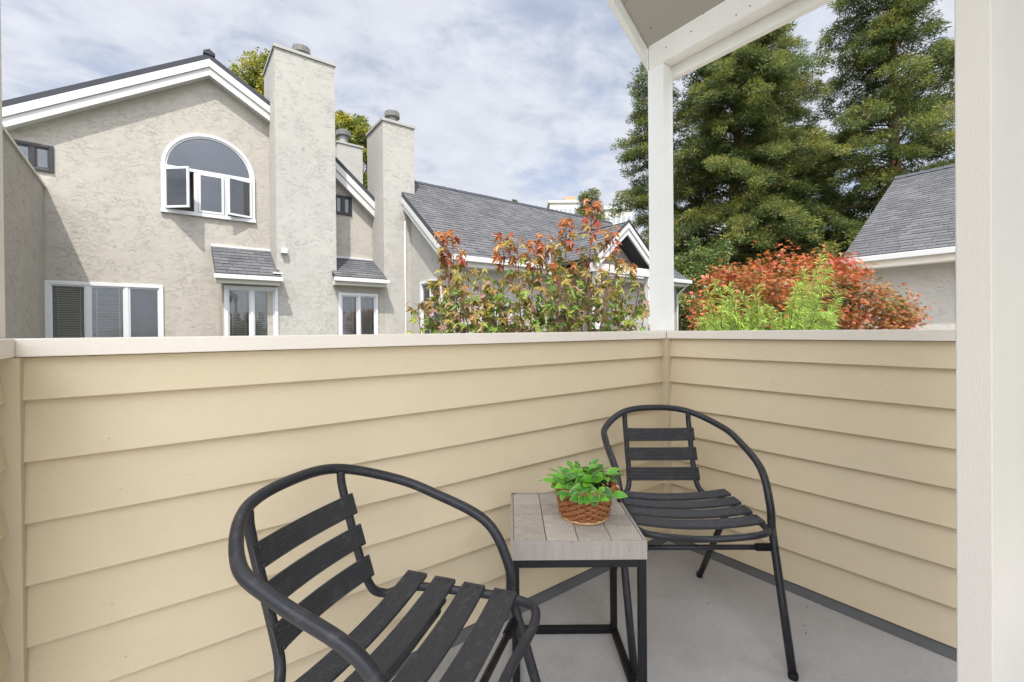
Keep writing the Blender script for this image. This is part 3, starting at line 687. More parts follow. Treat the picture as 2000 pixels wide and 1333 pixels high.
# side wall (faces us obliquely) with rake
wd0, wd1 = onx(U3, 826, 600).y, onx(U3, 866, 600).y; wdt = onx(U3, 845, 548).z
yb = VB; yf = 9.1
zr = lambda y: EZ+PS*(y-EV)-.14
wall_holes('side_wall', [(yb, GZ), (yf, GZ), (yf, zr(yf)), (yb, zr(yb))], [rect(wd1+.03, wd0-.03, -.4, wdt-.03)], 0, U3, .12, M['stucco_l'], th3)
window(th3, 0, U3, wd1, wd0, -.45, wdt, 2, blinds=(None, None), proud=.05)
fx = [X(yf, 941, 600), X(yf, 1000, 600), X(yf, 1045, 600), X(yf, 1068, 600)]
wall_holes('front_wall', [(U3, GZ), (14.2, GZ), (14.2, EZ-.05), (U3, EZ-.05)], [rect(fx[0]+.03, fx[1]-.03, -.4, 1.75)], 1, yf, .12, M['stucco_l'], th3)
window(th3, 1, yf, fx[0], fx[1], -.45, 1.78, 2, blinds=(None, 'closed'))
m = MB(); m.box((U3-.012, yf-.012, GZ), (U3+.16, yf+.16, EZ-.1)); part('corner_board', m, M['stucco_l'], th3)
s_ = Vector((0, 1, PS)).normalized(); n_ = Vector((0, -PS, 1)).normalized()
m = MB(); A = Vector((UR, EV, EZ)); Rg = Vector((UR, RV3, RZ3)); m.prism([A-n_*.012, Rg-n_*.012, Rg-n_*.10, A-n_*.10], (UE-UR, 0, 0)); rf = part('roof_slope', m, M['asphalt'], th3)
m = MB(); m.prism([Rg-n_*.012, Vector((UR, RV3+4, RZ3-3)), Vector((UR, RV3+4, RZ3-3.1)), Rg-n_*.12], (UE-UR, 0, 0)); part('roof_slope', m, M['asphalt'], th3)
GU, GVF = 9.12, 7.19; GRZ = 2.70+EYE; GS = .80
# cross gable meets main slope
def main_z(y): return EZ+PS*(y-EV)
ln = (Rg-A).length; rows = int(ln/.145)
yv = EV+(GRZ-EZ)/PS
def iv_main_left(h_):
    y = EV+h_*s_.y; z = EZ+h_*s_.z
    if z > GRZ: return (0, UE-UR)
    return (0, GU-(GRZ-z)/GS-UR)
def iv_main_right(h_):
    y = EV+h_*s_.y; z = EZ+h_*s_.z
    if z > GRZ: return None
    return (GU+(GRZ-z)/GS-UR, UE-UR)
shingles(rf, A, (1, 0, 0), s_, iv_main_left, rows+1, expo=ln/(rows+1), wr=(.14, .34), th=.013, indiv=300)
shingles(rf, A, (1, 0, 0), s_, iv_main_right, rows+1, expo=ln/(rows+1), wr=(.14, .34), th=.013)
rcap = MB(); 
for i in range(48):
    x = UR+i*(UE-UR)/48; w_ = (UE-UR)/48+.02; zz = random.uniform(0, .008)
    rcap.prism([(x, RV3-.13, RZ3-.085+zz), (x, RV3, RZ3+.03+zz), (x, RV3+.13, RZ3-.085+zz), (x, RV3, RZ3+.012)], (w_, 0, .012))
stuffpart('ridge_caps', rcap, M['blk'], rf)
# left rake trim
m = MB(); B0 = A-n_*.10; B1 = Rg-n_*.10; m.prism([B0, B1, B1-n_*.13, B0-n_*.13], (.04, 0, 0)); part('rake_board', m, M['trimw'], th3, bevel=.004)
m = MB(); q_ = Vector((.035, 0, 0)); m.prism([B0-n_*.13+q_, B1-n_*.13+q_, B1-n_*.26+q_, B0-n_*.26+q_], (U3-UR-.04, 0, 0)); part('rake_board', m, M['trimw'], th3)
m = MB(); m.box((UR, EV-.10, EZ-.13), (GU-1.35, EV-.005, EZ-.01)); part('gutter', m, M['trimw'], th3, bevel=.008)
m = MB(); m.box((UR+.03, EV, EZ-.24), (UE-.1, yf, EZ-.13)); part('soffit_box', m, M['offw'], th3)
m = MB(); m.box((GU+1.3, EV-.10, EZ-.13), (UE+.02, EV-.005, EZ-.01)); part('gutter', m, M['trimw'], th3, bevel=.008)
m = MB(); m.tube([(UE-.15, EV-.05, EZ-.15), (UE-.3, yf-.06, EZ-.5), (UE-.3, yf-.06, GZ)], .04, 8); part('downpipe', m, M['offw'], th3, True)
for px in (792, 806):
    p = ony(VB, px, 433 if px == 792 else 455); m = MB(); m.tube([(p.x, VB-.025, p.z), (p.x, VB-.025, GZ)], .018 if px == 792 else .010, 8); part('downpipe', m, M['offw'], th3, True)
# cross gable roof
ge = GRZ-EZ; gw = ge/GS
for sg in (-1, 1):
    sd = Vector((-sg, 0, GS)).normalized()   # up slope
    Oe = Vector((GU+sg*gw, GVF, EZ)); nn = Vector((sg*GS, 0, 1)).normalized()
    ln2 = math.hypot(gw, ge); r2 = int(ln2/.145)
    m = MB(); m.hexa([Oe-nn*.09, Vector((GU, GVF, GRZ))-nn*.09, Vector((GU, yv, GRZ))-nn*.09, Vector((GU+sg*gw, EV, EZ))-nn*.09, Oe-nn*.012, Vector((GU, GVF, GRZ))-nn*.012, Vector((GU, yv, GRZ))-nn*.012, Vector((GU+sg*gw, EV, EZ))-nn*.012])
    gs = part('gable_slope', m, M['asphalt'], th3)
    shingles(gs, Oe, (0, 1, 0), sd, lambda h_: (0, (EV-GVF)+(yv-EV)*h_/ln2), r2+1, expo=ln2/(r2+1), wr=(.14, .34), th=.013)
    d_ = nn
    a, bq = Vector((GU+sg*(gw+.05), GVF, EZ-.05*GS)), Vector((GU, GVF, GRZ))
    m = MB(); m.prism([a-nn*.01, bq+Vector((0, 0, .0)), bq-Vector((0, 0, .14)), a-nn*.11], (0, -.03, 0)); part('rake_board', m, M['trimw'], th3)
    m = MB(); m.prism([a-nn*.112, bq-Vector((0, 0, .142)), bq-Vector((0, 0, .30)), a-nn*.24], (0, .05, 0)); part('rake_board', m, M['trimw'], th3)
    m = MB(); m.prism([a+nn*.005-Vector((0, .045, 0)), bq+Vector((0, -.045, .01)), bq+Vector((0, -.045, .05)), a+nn*.04-Vector((0, .045, 0))], (0, .06, 0)); part('drip_edge', m, M['blk'], th3)
m = MB(); m.prism([(GU-gw+.12, 7.75, EZ-.1), (GU+gw-.12, 7.75, EZ-.1), (GU, 7.75, GRZ-.2)], (0, .1, 0)); part('gable_wall', m, M['stucco_l'], th3)
m = MB(); m.box((GU-gw, GVF+.06, EZ-.32), (GU+gw, GVF+.24, EZ-.12)); part('porch_beam', m, M['offw'], th3)
for x in (GU-gw+.15, GU+gw-.3): m = MB(); m.box((x, GVF+.08, GZ), (x+.14, GVF+.22, EZ-.32)); part('porch_post', m, M['trimw'], th3)
m = MB(); m.box((GU-.7, yf-.06, -1), (GU-.1, yf-.01, 1.6)); part('door', m, M['dkframe'], th3)
# valley flashing
m = MB(); va = Vector((GU-gw, EV, EZ)); vb_ = Vector((GU, yv, GRZ)); 
m.hexa([va+Vector((-.05, 0, .0)), va+Vector((.07, 0, 0)), vb_+Vector((.07, 0, 0)), vb_+Vector((-.05, 0, 0)), va+Vector((-.05, 0, .025)), va+Vector((.07, 0, .025)), vb_+Vector((.07, 0, .025)), vb_+Vector((-.05, 0, .025))]); part('valley_flashing', m, M['metalcap'], th3)

# ---- right house
U4 = 12.35; V4 = onx(U4, 1646, 495).y; Z4 = onx(U4, 1668, 503).z
th4 = thing('townhouse', 'stucco house with a steep grey shingle roof behind the red maple at right', 'house', (U4+1, 1, GZ), group='row of stucco townhouses')
rp = ony(V4, 1750, 349); s4v = (rp-Vector((U4, V4, Z4))); s4 = s4v.normalized(); len4 = s4v.length
VE = -2.0
n4 = Vector((-s4.z, 0, s4.x))
m = MB(); A = Vector((U4, VE, Z4)); B_ = A+s4v; m.prism([A-n4*.012, B_-n4*.012, B_-n4*.1, A-n4*.1], (0, V4-VE, 0)); r4 = part('roof_slope', m, M['asphalt'], th4)
m = MB(); m.prism([B_-n4*.012, B_+Vector((4.4, 0, -s4v.z)), B_+Vector((4.4, 0, -s4v.z-.1)), B_-n4*.1], (0, V4-VE, 0)); part('roof_slope', m, M['asphalt'], th4)
rows = int(len4/.145); shingles(r4, A, (0, 1, 0), s4, lambda h_: (0, V4-VE), rows+1, expo=len4/(rows+1), wr=(.16, .36), th=.013, indiv=300)
rcap = MB()
for i in range(22):
    y = VE+i*(V4-VE)/22; rcap.prism([(B_.x-.14, y, B_.z-.06), (B_.x, y, B_.z+.045), (B_.x+.14, y, B_.z-.06), (B_.x, y, B_.z+.02)], (0, (V4-VE)/22-.01, .012))
stuffpart('ridge_caps', rcap, M['asphalt'], r4)
m = MB(); m.box((U4-.10, VE, Z4-.14), (U4-.004, V4+.02, Z4-.02)); part('gutter', m, M['trimw'], th4, bevel=.008)
m = MB(); m.box((U4, VE, Z4-.28), (U4+.34, V4-.05, Z4-.14)); part('soffit_box', m, M['cream'], th4)
rw0, rw1 = onx(U4+.35, 1873, 560).y-1.2, onx(U4+.35, 1873, 560).y
wall_holes('wall', [(VE, GZ), (V4-.25, GZ), (V4-.25, Z4-.1), (VE, Z4-.1)], [rect(rw0, rw1, 1.25, 2.45)], 0, U4+.35, .12, M['stucco_far'], th4)
window(th4, 0, U4+.35, rw0, rw1, 1.25, 2.45, 2, blinds=('closed', 'closed'))
m = MB(); m.box((U4+.47, V4-.37, GZ), (U4+8, V4-.25, Z4-.1)); part('end_wall', m, M['stucco_far'], th4)

# ---- far buildings
def far_block(label, px0, px1, pytop, Zd, depth, storeys, colsn, extra=None):
    a, b = at(px0, pytop, Zd), at(px1, pytop, Zd); w = (b-a).length; h = a.z-GZ
    ctr = (a+b)/2; t = thing('apartment_block', label, 'building', (ctr.x, ctr.y, GZ), -YAW, group='apartment blocks beyond the roofs', local=True)
    m = MB(); m.box((-w/2, 0, 0), (w/2, depth, h)); part('wall', m, M['farwall'], t)
    m = MB(); m.box((-w/2-.3, -.3, h), (w/2+.3, depth+.3, h+.5)); part('parapet', m, M['offw'], t)
    wm = MB(); 
    for r in range(storeys):
        z = h-1.2-r*3.0
        for c_i in range(colsn):
            cw = w/colsn; x = -w/2+cw*c_i; wm.box((x+cw*.15, -.08, z-1.7), (x+cw*.85, .05, z))
    stuffpart('windows', wm, M['farwin'], t)
    for r in range(storeys):
        m = MB(); m.box((-w/2, -.5, h-3.1-r*3.0), (w/2, -.001, h-2.9-r*3.0)); part('balcony_slab', m, M['offw'], t)
    if extra:
        m = MB(); m.box((extra[0]*w-w/2, .5, h), (extra[1]*w-w/2, depth*.6, h+extra[2])); part('brick_penthouse', m, M['brick'], t)
far_block('distant pale apartment tower with an orange brick box on its roof', 1076, 1129, 397, 95, 12, 4, 6, (.55, .95, 1.5))
far_block('distant white apartment block half hidden left of the post', 1184, 1236, 410, 80, 14, 6, 5)
far_block('distant pale apartment block glimpsed through the redwoods', 1330, 1480, 430, 85, 14, 8, 10)

# ------------------------------------------------------------------ trees
def quads(C, D, Wd, ln, wd, bend=.0):
    """leaf quads: centre base C, direction D, width dir Wd (n,3), ln, wd (n,)"""
    n = len(C); ln = ln[:, None]; wd = wd[:, None]
    v = np.empty((n, 4, 3)); v[:, 0] = C; v[:, 1] = C+D*ln*.5-Wd*wd*.5; v[:, 2] = C+D*ln; v[:, 3] = C+D*ln*.5+Wd*wd*.5
    if bend: v[:, 2, 2] -= (ln[:, 0]*bend)
    return v.reshape(-1, 3), np.arange(n*4).reshape(-1, 4)
def unit(a): return a/np.maximum(np.linalg.norm(a, axis=1, keepdims=True), 1e-9)
def tree_root(name, label, cat, base, H, group=None):
    return thing(name, label, cat, tuple(base), 0, group)
def redwood(label, px, Zd, H, Rm, seed, nb=230, dens=240, group='tall redwoods beyond the roofs', r0=.38, shift=0.0, top_thin=.9, zlow=1.5, leaf=1.0, name='redwood_tree'):
    r = np.random.default_rng(seed); base = at(px, 646, Zd); base.z = GZ
    t = tree_root(name, label, 'tree', base, H, group)
    wob = lambda z: (.25*math.sin(z*.35+seed), .22*math.sin(z*.27+seed*2))
    path = [(base.x+wob(z)[0], base.y+wob(z)[1], GZ+z) for z in np.linspace(0, H*.98, 16)]
    m = MB(); m.tube(path, [r0*(1-.93*i/15)+.01 for i in range(16)], 9); part('trunk', m, M['barkred'], t, True)
    Cs, Ds, Ws, Ls, Wd, T = [], [], [], [], [], []
    bm_ = MB()
    for i in range(nb):
        q = (i+r.random())/nb; z = zlow+(H-zlow-.2)*q**.92
        frac = 1-(z/H); L_ = Rm*(frac**.5)*r.uniform(.62, 1.12)+.25
        L_ *= 1+.22*math.sin(z*1.9+seed)      # tiers
        a = r.uniform(0, 2*math.pi); d = np.array([math.cos(a), math.sin(a)])
        ox, oy = wob(z); s0 = np.array([base.x+ox, base.y+oy, GZ+z])
        rise = .25+.5*(1-frac)
        k = max(6, int(L_*3)); tt = np.linspace(0, 1, k)
        P = np.stack([s0[0]+d[0]*L_*tt, s0[1]+d[1]*L_*tt, s0[2]+L_*(rise*tt-.75*tt**2*(0.6+.5*frac))], 1)
        if i % 2 == 0 or L_ > 2: bm_.tube([tuple(p) for p in P[::2]], [max(.01, .045*(1-j/(len(P[::2])))*(.5+frac)) for j in range(len(P[::2]))], 4, caps=False)
        # side clumps
        nc = max(3, int(L_*3.4)); 
        for j in range(nc):
            u = (.22+.78*(j+r.random())/nc); p = s0+np.array([d[0]*L_*u, d[1]*L_*u, L_*(rise*u-.75*u*u*(0.6+.5*frac))])
            side = r.uniform(-1, 1)*(.20+.34*L_*(1-u)*.5+.18); p = p+np.array([-d[1]*side, d[0]*side, r.uniform(-.15, .18)])
            cr = r.uniform(.22, .50)*(0.8+.25*frac)
            n = int(dens*cr*cr*3.6)
            off = unit(r.normal(size=(n, 3)))*np.array([1, 1, .62])*cr*(r.random((n, 1))**.45)
            c = p+off; out = unit(off+np.array([d[0], d[1], .25])*cr*.5+r.normal(size=(n, 3))*.22)
            Cs.append(c); Ds.append(out); Ws.append(unit(np.cross(out, r.normal(size=(n, 3))))); Ls.append(r.uniform(.10, .22, n)*leaf); Wd.append(r.uniform(.026, .055, n)*leaf)
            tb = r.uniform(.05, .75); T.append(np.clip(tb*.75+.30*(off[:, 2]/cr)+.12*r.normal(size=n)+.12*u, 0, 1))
    C = np.concatenate(Cs); D = np.concatenate(Ds); Wv = np.concatenate(Ws); v, f = quads(C, D, Wv, np.concatenate(Ls), np.concatenate(Wd), .1)
    part('branches', bm_, M['barkred'], t); t.children[-1]['kind'] = 'stuff' if t.children else 'stuff'
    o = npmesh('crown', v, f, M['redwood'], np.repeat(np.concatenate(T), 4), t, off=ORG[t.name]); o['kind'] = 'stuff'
    return t
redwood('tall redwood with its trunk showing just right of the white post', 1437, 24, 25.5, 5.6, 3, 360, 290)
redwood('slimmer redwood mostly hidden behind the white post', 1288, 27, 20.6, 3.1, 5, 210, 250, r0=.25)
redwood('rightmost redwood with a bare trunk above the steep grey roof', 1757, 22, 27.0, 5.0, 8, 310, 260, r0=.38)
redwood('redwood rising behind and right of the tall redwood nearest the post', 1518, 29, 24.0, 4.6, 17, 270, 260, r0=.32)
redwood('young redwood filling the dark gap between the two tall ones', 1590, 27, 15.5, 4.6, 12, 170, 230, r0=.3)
def broad(name, label, px, Zd, ztop, Rc, Hc, mat, seed, n=9000, leaf=.16, lumps=40, group=None, cat='tree', palm=False, keep=None):
    """round crowned tree: lumps of leaves on limbs"""
    r = np.random.default_rng(seed); base = at(px, 646, Zd); base.z = GZ
    t = tree_root(name, label, cat, base, ztop-GZ, group)
    cz = ztop-Hc/2
    m = MB(); 
    m.tube([(base.x, base.y, GZ), (base.x+.1, base.y, cz-Hc*.35), (base.x, base.y+.1, cz+Hc*.3)], [.05*Rc+.05, .035*Rc+.03, .02], 8); part('trunk', m, M['bark'], t, True)
    lm = MB(); Cs, Ds, Ws, Ls, T = [], [], [], [], []
    for i in range(lumps):
        d = r.normal(size=3); d /= np.linalg.norm(d); rr = r.uniform(.35, 1)**.5
        c = np.array([base.x, base.y, cz])+d*np.array([Rc, Rc, Hc/2])*rr*.82
        lr = r.uniform(.16, .32)*Rc
        lm.tube([(base.x, base.y, cz-Hc*.35+.2*Hc*r.random()), tuple((c+np.array([base.x, base.y, cz-Hc*.2]))/2), tuple(c)], [.02*Rc+.01, .012*Rc+.006, .004], 4, caps=False)
        k = int(n/lumps*(.6+.8*r.random())); off = unit(r.normal(size=(k, 3)))*lr*(r.random((k, 1))**.5)*np.array([1, 1, .75])
        Cs.append(c+off); o = unit(off+d*lr*.6+r.normal(size=(k, 3))*lr*.5); o[:, 2] -= .25; o = unit(o); Ds.append(o); Ws.append(unit(np.cross(o, r.normal(size=(k, 3))))); Ls.append(r.uniform(.6, 1.2, k)*leaf)
        T.append(np.clip(r.uniform(.1, .9)+.15*r.normal(size=k)+.15*off[:, 2]/lr, 0, 1))
    C = np.concatenate(Cs); Lv = np.concatenate(Ls)
    v, f = quads(C, np.concatenate(Ds), np.concatenate(Ws), Lv, Lv*.5, .1)
    o = part('branches', lm, M['bark'], t); o['kind'] = 'stuff'
    o = npmesh('crown', v, f, M[mat], np.repeat(np.concatenate(T), 4), t, off=ORG[t.name]); o['kind'] = 'stuff'
    return t
broad('broadleaf_tree', 'yellow green tree rising behind the gable left of the first chimney', 512, 25, at(505, 74, 25).z, 2.5, 11, 'bright_leaf', 21, 34000, .19, 130, 'trees behind the townhouses')
broad('broadleaf_tree', 'green tree between the first and second chimneys', 690, 26, at(690, 193, 26).z, 1.75, 9, 'bright_leaf', 22, 26000, .19, 110, 'trees behind the townhouses')
broad('broadleaf_tree', 'tiny green treetop peeping over the left roof slope', 314, 24, at(314, 128, 24).z, .35, 3, 'bright_leaf', 23, 900, .16, 10, 'trees behind the townhouses')
broad('broadleaf_tree', 'tiny dark treetop peeping over the long grey roof', 1010, 50, at(1010, 386, 50).z, .7, 4, 'dark_leaf', 24, 1500, .3, 14, 'trees behind the townhouses')
redwood('small distant conifer beside the orange brick rooftop', 1155, 45, at(1155, 378, 45).z-GZ, 3.2, 31, 120, 90, 'conifers far behind the roofs', r0=.2, leaf=1.7, zlow=8, name='conifer_tree')
broad('broadleaf_tree', 'leafy green tree low behind the white post and house corner', 1375, 17.5, at(1375, 430, 17.5).z, 1.9, 7.5, 'dark_leaf', 25, 20000, .13, 70, 'trees behind the townhouses')
broad('broadleaf_tree', 'dense low green tree between the house corner and the red maple', 1455, 19, at(1455, 505, 19).z, 1.8, 6, 'dark_leaf', 26, 20000, .14, 70, 'trees behind the townhouses')

# palmate leaf
def palmate(seed, lobes=5, size=1.0):
    r = random.Random(seed); m = MB(); vs = [(0, 0, 0)]; angs = [-125, -65, 0, 65, 125]; rad = [.52, .85, 1.0, .85, .52]
    pts = []
    for i, (a, q) in enumerate(zip(angs, rad)):
        a += r.uniform(-7, 7); q *= r.uniform(.9, 1.08)
        pts.append((a-15, q*.58)); pts.append((a, q)); pts.append((a+15, q*.58))
        if i < 4: pts.append(((a+angs[i+1])/2, .36))
    dr = r.uniform(.12, .35)
    for a, q in pts:
        x, y = q*math.sin(R_(a)), q*math.cos(R_(a)); vs.append((x*size*.5, (y*.5+.08)*size, -dr*q*q*size*.5+.04*size*abs(math.sin(R_(a)*2.5))))
    m.add(vs, [(0, i+1, i) for i in range(1, len(vs)-1)]); return m
PALM = {}
for mk in ('mg', 'mo', 'mp', 'mr'):
    for k in range(3):
        mb = palmate(k*7+3); mb.at['tint'] = [random.random()]*len(mb.v); PALM[(mk, k)] = mesh_of('leaf', mb, M[mk])
def rotz_to(d, up, rollv=0):
    y = Vector(d).normalized(); z = (Vector(up)-y*Vector(up).dot(y)).normalized(); x = y.cross(z); return Matrix((x, y, z)).transposed()
# front maple
mb_ = at(1030, 646, 3.5); mb_.z = GZ
mpl = thing('japanese_maple', 'slender maple with green to orange leaves close beyond the long parapet', 'tree', tuple(mb_))
tips = [(818, 600, 3.5), (848, 632, 3.3), (872, 458, 3.4), (886, 478, 3.5), (905, 540, 3.2), (938, 530, 3.7), (985, 464, 3.4), (1012, 470, 3.2), (1048, 476, 3.5), (1066, 466, 3.6), (1108, 436, 3.3), (1158, 400, 3.3), (1196, 452, 3.6), (1226, 520, 3.4), (1252, 556, 3.3), (1262, 600, 3.6), (966, 560, 3.3), (1095, 540, 3.2), (1040, 590, 3.5), (1190, 560, 3.2), (925, 590, 3.5), (860, 560, 3.3), (1140, 520, 3.5)]
trunk = MB(); lv = []
fork = Vector((mb_.x, mb_.y, -.6)); trunk.tube(crv([mb_, mb_+Vector((.05, .03, 1.2)), fork]), .035, 8)
part('trunk', trunk, M['bark'], mpl, True)
brm = MB()
for (px, py, Zd) in tips:
    tip = at(px, py, Zd); low = at(1030+(px-1030)*.86+random.uniform(-8, 8), 760, Zd*.6+3.5*.4)
    low.z = min(low.z, .55)
    mid = tip.lerp(low, .5)+Vector((random.uniform(-.03, .03), random.uniform(-.03, .03), 0))
    P = crv([fork, low, mid, tip], 8); brm.tube(P, [max(.0025, .013*(1-i/len(P))+.0015) for i in range(len(P))], 5, caps=False)
    # nodes from the low point to the tip
    seg = P[10:]; L_ = sum((seg[i+1]-seg[i]).length for i in range(len(seg)-1))
    nn_ = int(L_/.030); 
    for k in range(nn_):
        q = k/max(1, nn_-1); f_ = q*(len(seg)-1.001); i = int(f_); p = seg[i].lerp(seg[i+1], f_-i)
        if p.z < .93: continue
        top = max(0, min(1, (p.z-1.15)/.65))
        spread = (.20*(1-q)+.05)
        for w_ in range(2 if q < .85 else 3):
            if random.random() < .15: continue
            a = k*1.57+w_*math.pi+random.uniform(-.5, .5)
            d = Vector((math.cos(a), math.sin(a), 0)); l_ = spread*random.uniform(.35, 1.15)
            e = p+d*l_+Vector((0, 0, random.uniform(.0, .05)))
            brm.tube([p, p.lerp(e, .5)+Vector((0, 0, .012)), e], [.0018, .0013, .0008], 3, caps=False)
            lv.append((e, d, top, q))
            if l_ > .06:
                e2 = p.lerp(e, .55)+Vector((random.uniform(-.045, .045), random.uniform(-.045, .045), random.uniform(-.03, .02))); lv.append((e2, (d+Vector((random.uniform(-1, 1), random.uniform(-1, 1), 0))).normalized(), top, q))
part('branches', brm, M['twig'], mpl)
random.shuffle(lv); lv.sort(key=lambda t: (t[0]-Vector((0, 0, EYE))).length)
rest = {k: MB() for k in ('mg', 'mo', 'mp', 'mr')}; rt = {k: [] for k in rest}
for i, (p, d, top, q) in enumerate(lv):
    w = random.random(); hot = top*.75+.35*max(0, q-.6)+random.uniform(-.22, .22)
    mk = 'mr' if hot > .64 else ('mo' if hot > .40 else ('mp' if w < .20 else ('mg' if w < .72 else 'mo')))
    sz = random.uniform(.098, .148); dd = d*random.uniform(.5, 1)+Vector((0, 0, random.uniform(-1.1, -.15))); up = Vector((random.uniform(-.8, .8), random.uniform(-1.2, .3), random.uniform(.2, 1)))
    Rm = rotz_to(dd, up)
    if i < 300:
        o = link('leaf', PALM[(mk, i % 3)], mpl); o.matrix_local = Matrix.Translation(p-mb_) @ Rm.to_4x4() @ Matrix.Scale(sz, 4)
    else:
        src = palmate(i % 9); a = [p+Rm @ (Vector(v)*sz) for v in src.v]; rest[mk].add(a, src.f); rt[mk] += [random.random()]*len(a)
for mk, m in rest.items():
    if m.v: m.at['tint'] = rt[mk]; stuffpart('leaves', m, M[mk], mpl)
# red maple, farther
def redmaple():
    r = np.random.default_rng(77); Zd = 6.6; base = at(1585, 646, Zd); base.z = GZ
    t = thing('japanese_maple', 'broad red and orange maple in front of the steep grey roof', 'tree', tuple(base))
    m = MB(); m.tube(crv([base, base+Vector((.1, 0, 1.6)), base+Vector((.0, .1, 2.9))]), .07, 8); part('trunk', m, M['bark'], t, True)
    outline = [(1362, 570), (1375, 545), (1400, 520), (1440, 510), (1460, 488), (1500, 490), (1520, 475), (1560, 490), (1600, 505), (1598, 482), (1650, 492), (1690, 510), (1720, 530), (1740, 560), (1770, 575), (1800, 590), (1808, 600), (1780, 618), (1795, 640), (1700, 640), (1450, 640)]
    tipz = {}
    def topy(px):
        pts = [(1362, 575), (1385, 548), (1420, 520), (1450, 505), (1480, 490), (1520, 478), (1560, 492), (1600, 500), (1640, 490), (1680, 508), (1705, 545), (1730, 530), (1750, 572), (1780, 580), (1810, 590)]
        return float(np.interp(px, [p[0] for p in pts], [p[1] for p in pts]))
    Cs, Ds, T = [], [], []; bm_ = MB()
    core = np.array([base.x, base.y, 0.2])
    for i in range(430):
        if math.sin(i*12.9898) > .93: continue
        px = r.uniform(1368, 1785); yt = topy(px)+12*math.sin(px*.11)+8*math.sin(px*.047+1); py = yt+ (r.random()**1.25)*(700-yt)
        if px > 1700 and py > 655: py = 655
        Zq = Zd+r.normal()*.55*(1-abs(px-1585)/300)
        c = np.array(at(px, py+14, Zq)); 
        if i % 3 == 0: bm_.tube([tuple(core+r.normal(size=3)*.05), tuple((core+c)/2+np.array([0, 0, -.12])), tuple(c)], [.02, .010, .004], 4, caps=False)
        k = 40; off = r.normal(size=(k, 3))*np.array([.11, .11, .075])*r.uniform(.6, 1.25); Cs.append(c+off); h = (py-yt)/(700-yt)
        o = unit(off*np.array([1, 1, 0])+r.normal(size=(k, 3))*.05); o[:, 2] -= r.uniform(.2, .9, k); Ds.append(unit(o))
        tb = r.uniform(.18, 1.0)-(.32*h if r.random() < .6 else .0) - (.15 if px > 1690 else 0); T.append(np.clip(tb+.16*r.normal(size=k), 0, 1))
    C = np.concatenate(Cs); D = np.concatenate(Ds); T = np.concatenate(T); n = len(C)
    Wd = unit(np.cross(D, np.stack([r.normal(size=n)*.4, r.normal(size=n)*.4-.3, np.ones(n)], 1))); Nn = np.cross(Wd, D)
    # five lobed small leaves as a fan of 5 diamonds
    s = r.uniform(.050, .080, n); vs = []; fs = []
    for a, q in ((-115, .6), (-58, .9), (0, 1), (58, .9), (115, .6)):
        dd = D*math.cos(R_(a))+Wd*math.sin(R_(a)); ww = unit(np.cross(dd, Nn)); vv, _ = quads(C, dd, ww, s*q*.62, s*q*.28, .15); vs.append(vv)
    v = np.concatenate(vs); f = np.arange(len(v)).reshape(-1, 4)
    o = part('branches', bm_, M['bark'], t); o['kind'] = 'stuff'
    o = npmesh('crown', v, f, M['redmaple'], np.tile(np.repeat(T, 4), 5), t, off=ORG[t.name]); o['kind'] = 'stuff'
redmaple()
# strap leaved shrub close by
def podo():
    r = np.random.default_rng(5); Zd = 3.9; base = at(1500, 646, Zd); base.z = GZ
    t = thing('strap_leaf_shrub', 'bright lime green narrow leaved shrub just beyond the right parapet', 'shrub', tuple(base))
    stems = MB(); Cs, Ds, Ls, T = [], [], [], []
    tips = [(1400, 548), (1380, 590), (1372, 625), (1425, 560), (1452, 575), (1462, 610), (1480, 560), (1490, 600), (1545, 585), (1560, 555), (1573, 530), (1606, 502), (1612, 560), (1640, 570), (1598, 590), (1625, 600), (1530, 620), (1560, 620), (1505, 600), (1410, 600), (1440, 620), (1395, 630), (1575, 605), (1550, 600), (1420, 590), (1470, 590), (1385, 575), (1520, 612)]
    tips = tips+[(x+r.uniform(-16, 16), min(650, y+r.uniform(20, 60))) for x, y in tips]
    for px, py in tips:
        tip = np.array(at(px, py, Zd+r.normal()*.16)); root = np.array(at(1495+(px-1495)*.62+r.normal()*22, 720, Zd+r.normal()*.15)); 
        k = 9; P = [root+(tip-root)*q+np.array([0, 0, 0]) for q in np.linspace(0, 1, k)]; stems.tube([tuple(p) for p in P], [.005*(1-i/k)+.0015 for i in range(k)], 4, caps=False)
        ax = (tip-root); ln_ = np.linalg.norm(ax); ax /= ln_; n = int(ln_/.0034)
        q = r.random(n)**.8; c = root+(tip-root)*q[:, None]; ang = r.uniform(0, 6.28, n); sx_ = np.cross(ax, [0, 0, 1]); sx_ /= np.linalg.norm(sx_); sy_ = np.cross(sx_, ax)
        d = unit(ax*r.uniform(.1, 1.3, n)[:, None]+(sx_*np.cos(ang)[:, None]+sy_*np.sin(ang)[:, None])*r.uniform(.5, 1, n)[:, None])
        Cs.append(c); Ds.append(d); Ls.append(r.uniform(.06, .13, n)*(1.1-.3*q)); T.append(np.clip(.15+.65*q*r.uniform(.5, 1.2)+.15*r.normal(size=n), 0, 1))
    C = np.concatenate(Cs); D = np.concatenate(Ds); Ln = np.concatenate(Ls); n = len(C)
    v, f = quads(C, D, unit(np.cross(D, r.normal(size=(n, 3)))), Ln, np.full(n, .0062), .35)
    o = part('stems', stems, M['bark'], t); o['kind'] = 'stuff'
    o = npmesh('foliage', v, f, M['podo'], np.repeat(np.concatenate(T), 4), t, off=ORG[t.name]); o['kind'] = 'stuff'
podo()

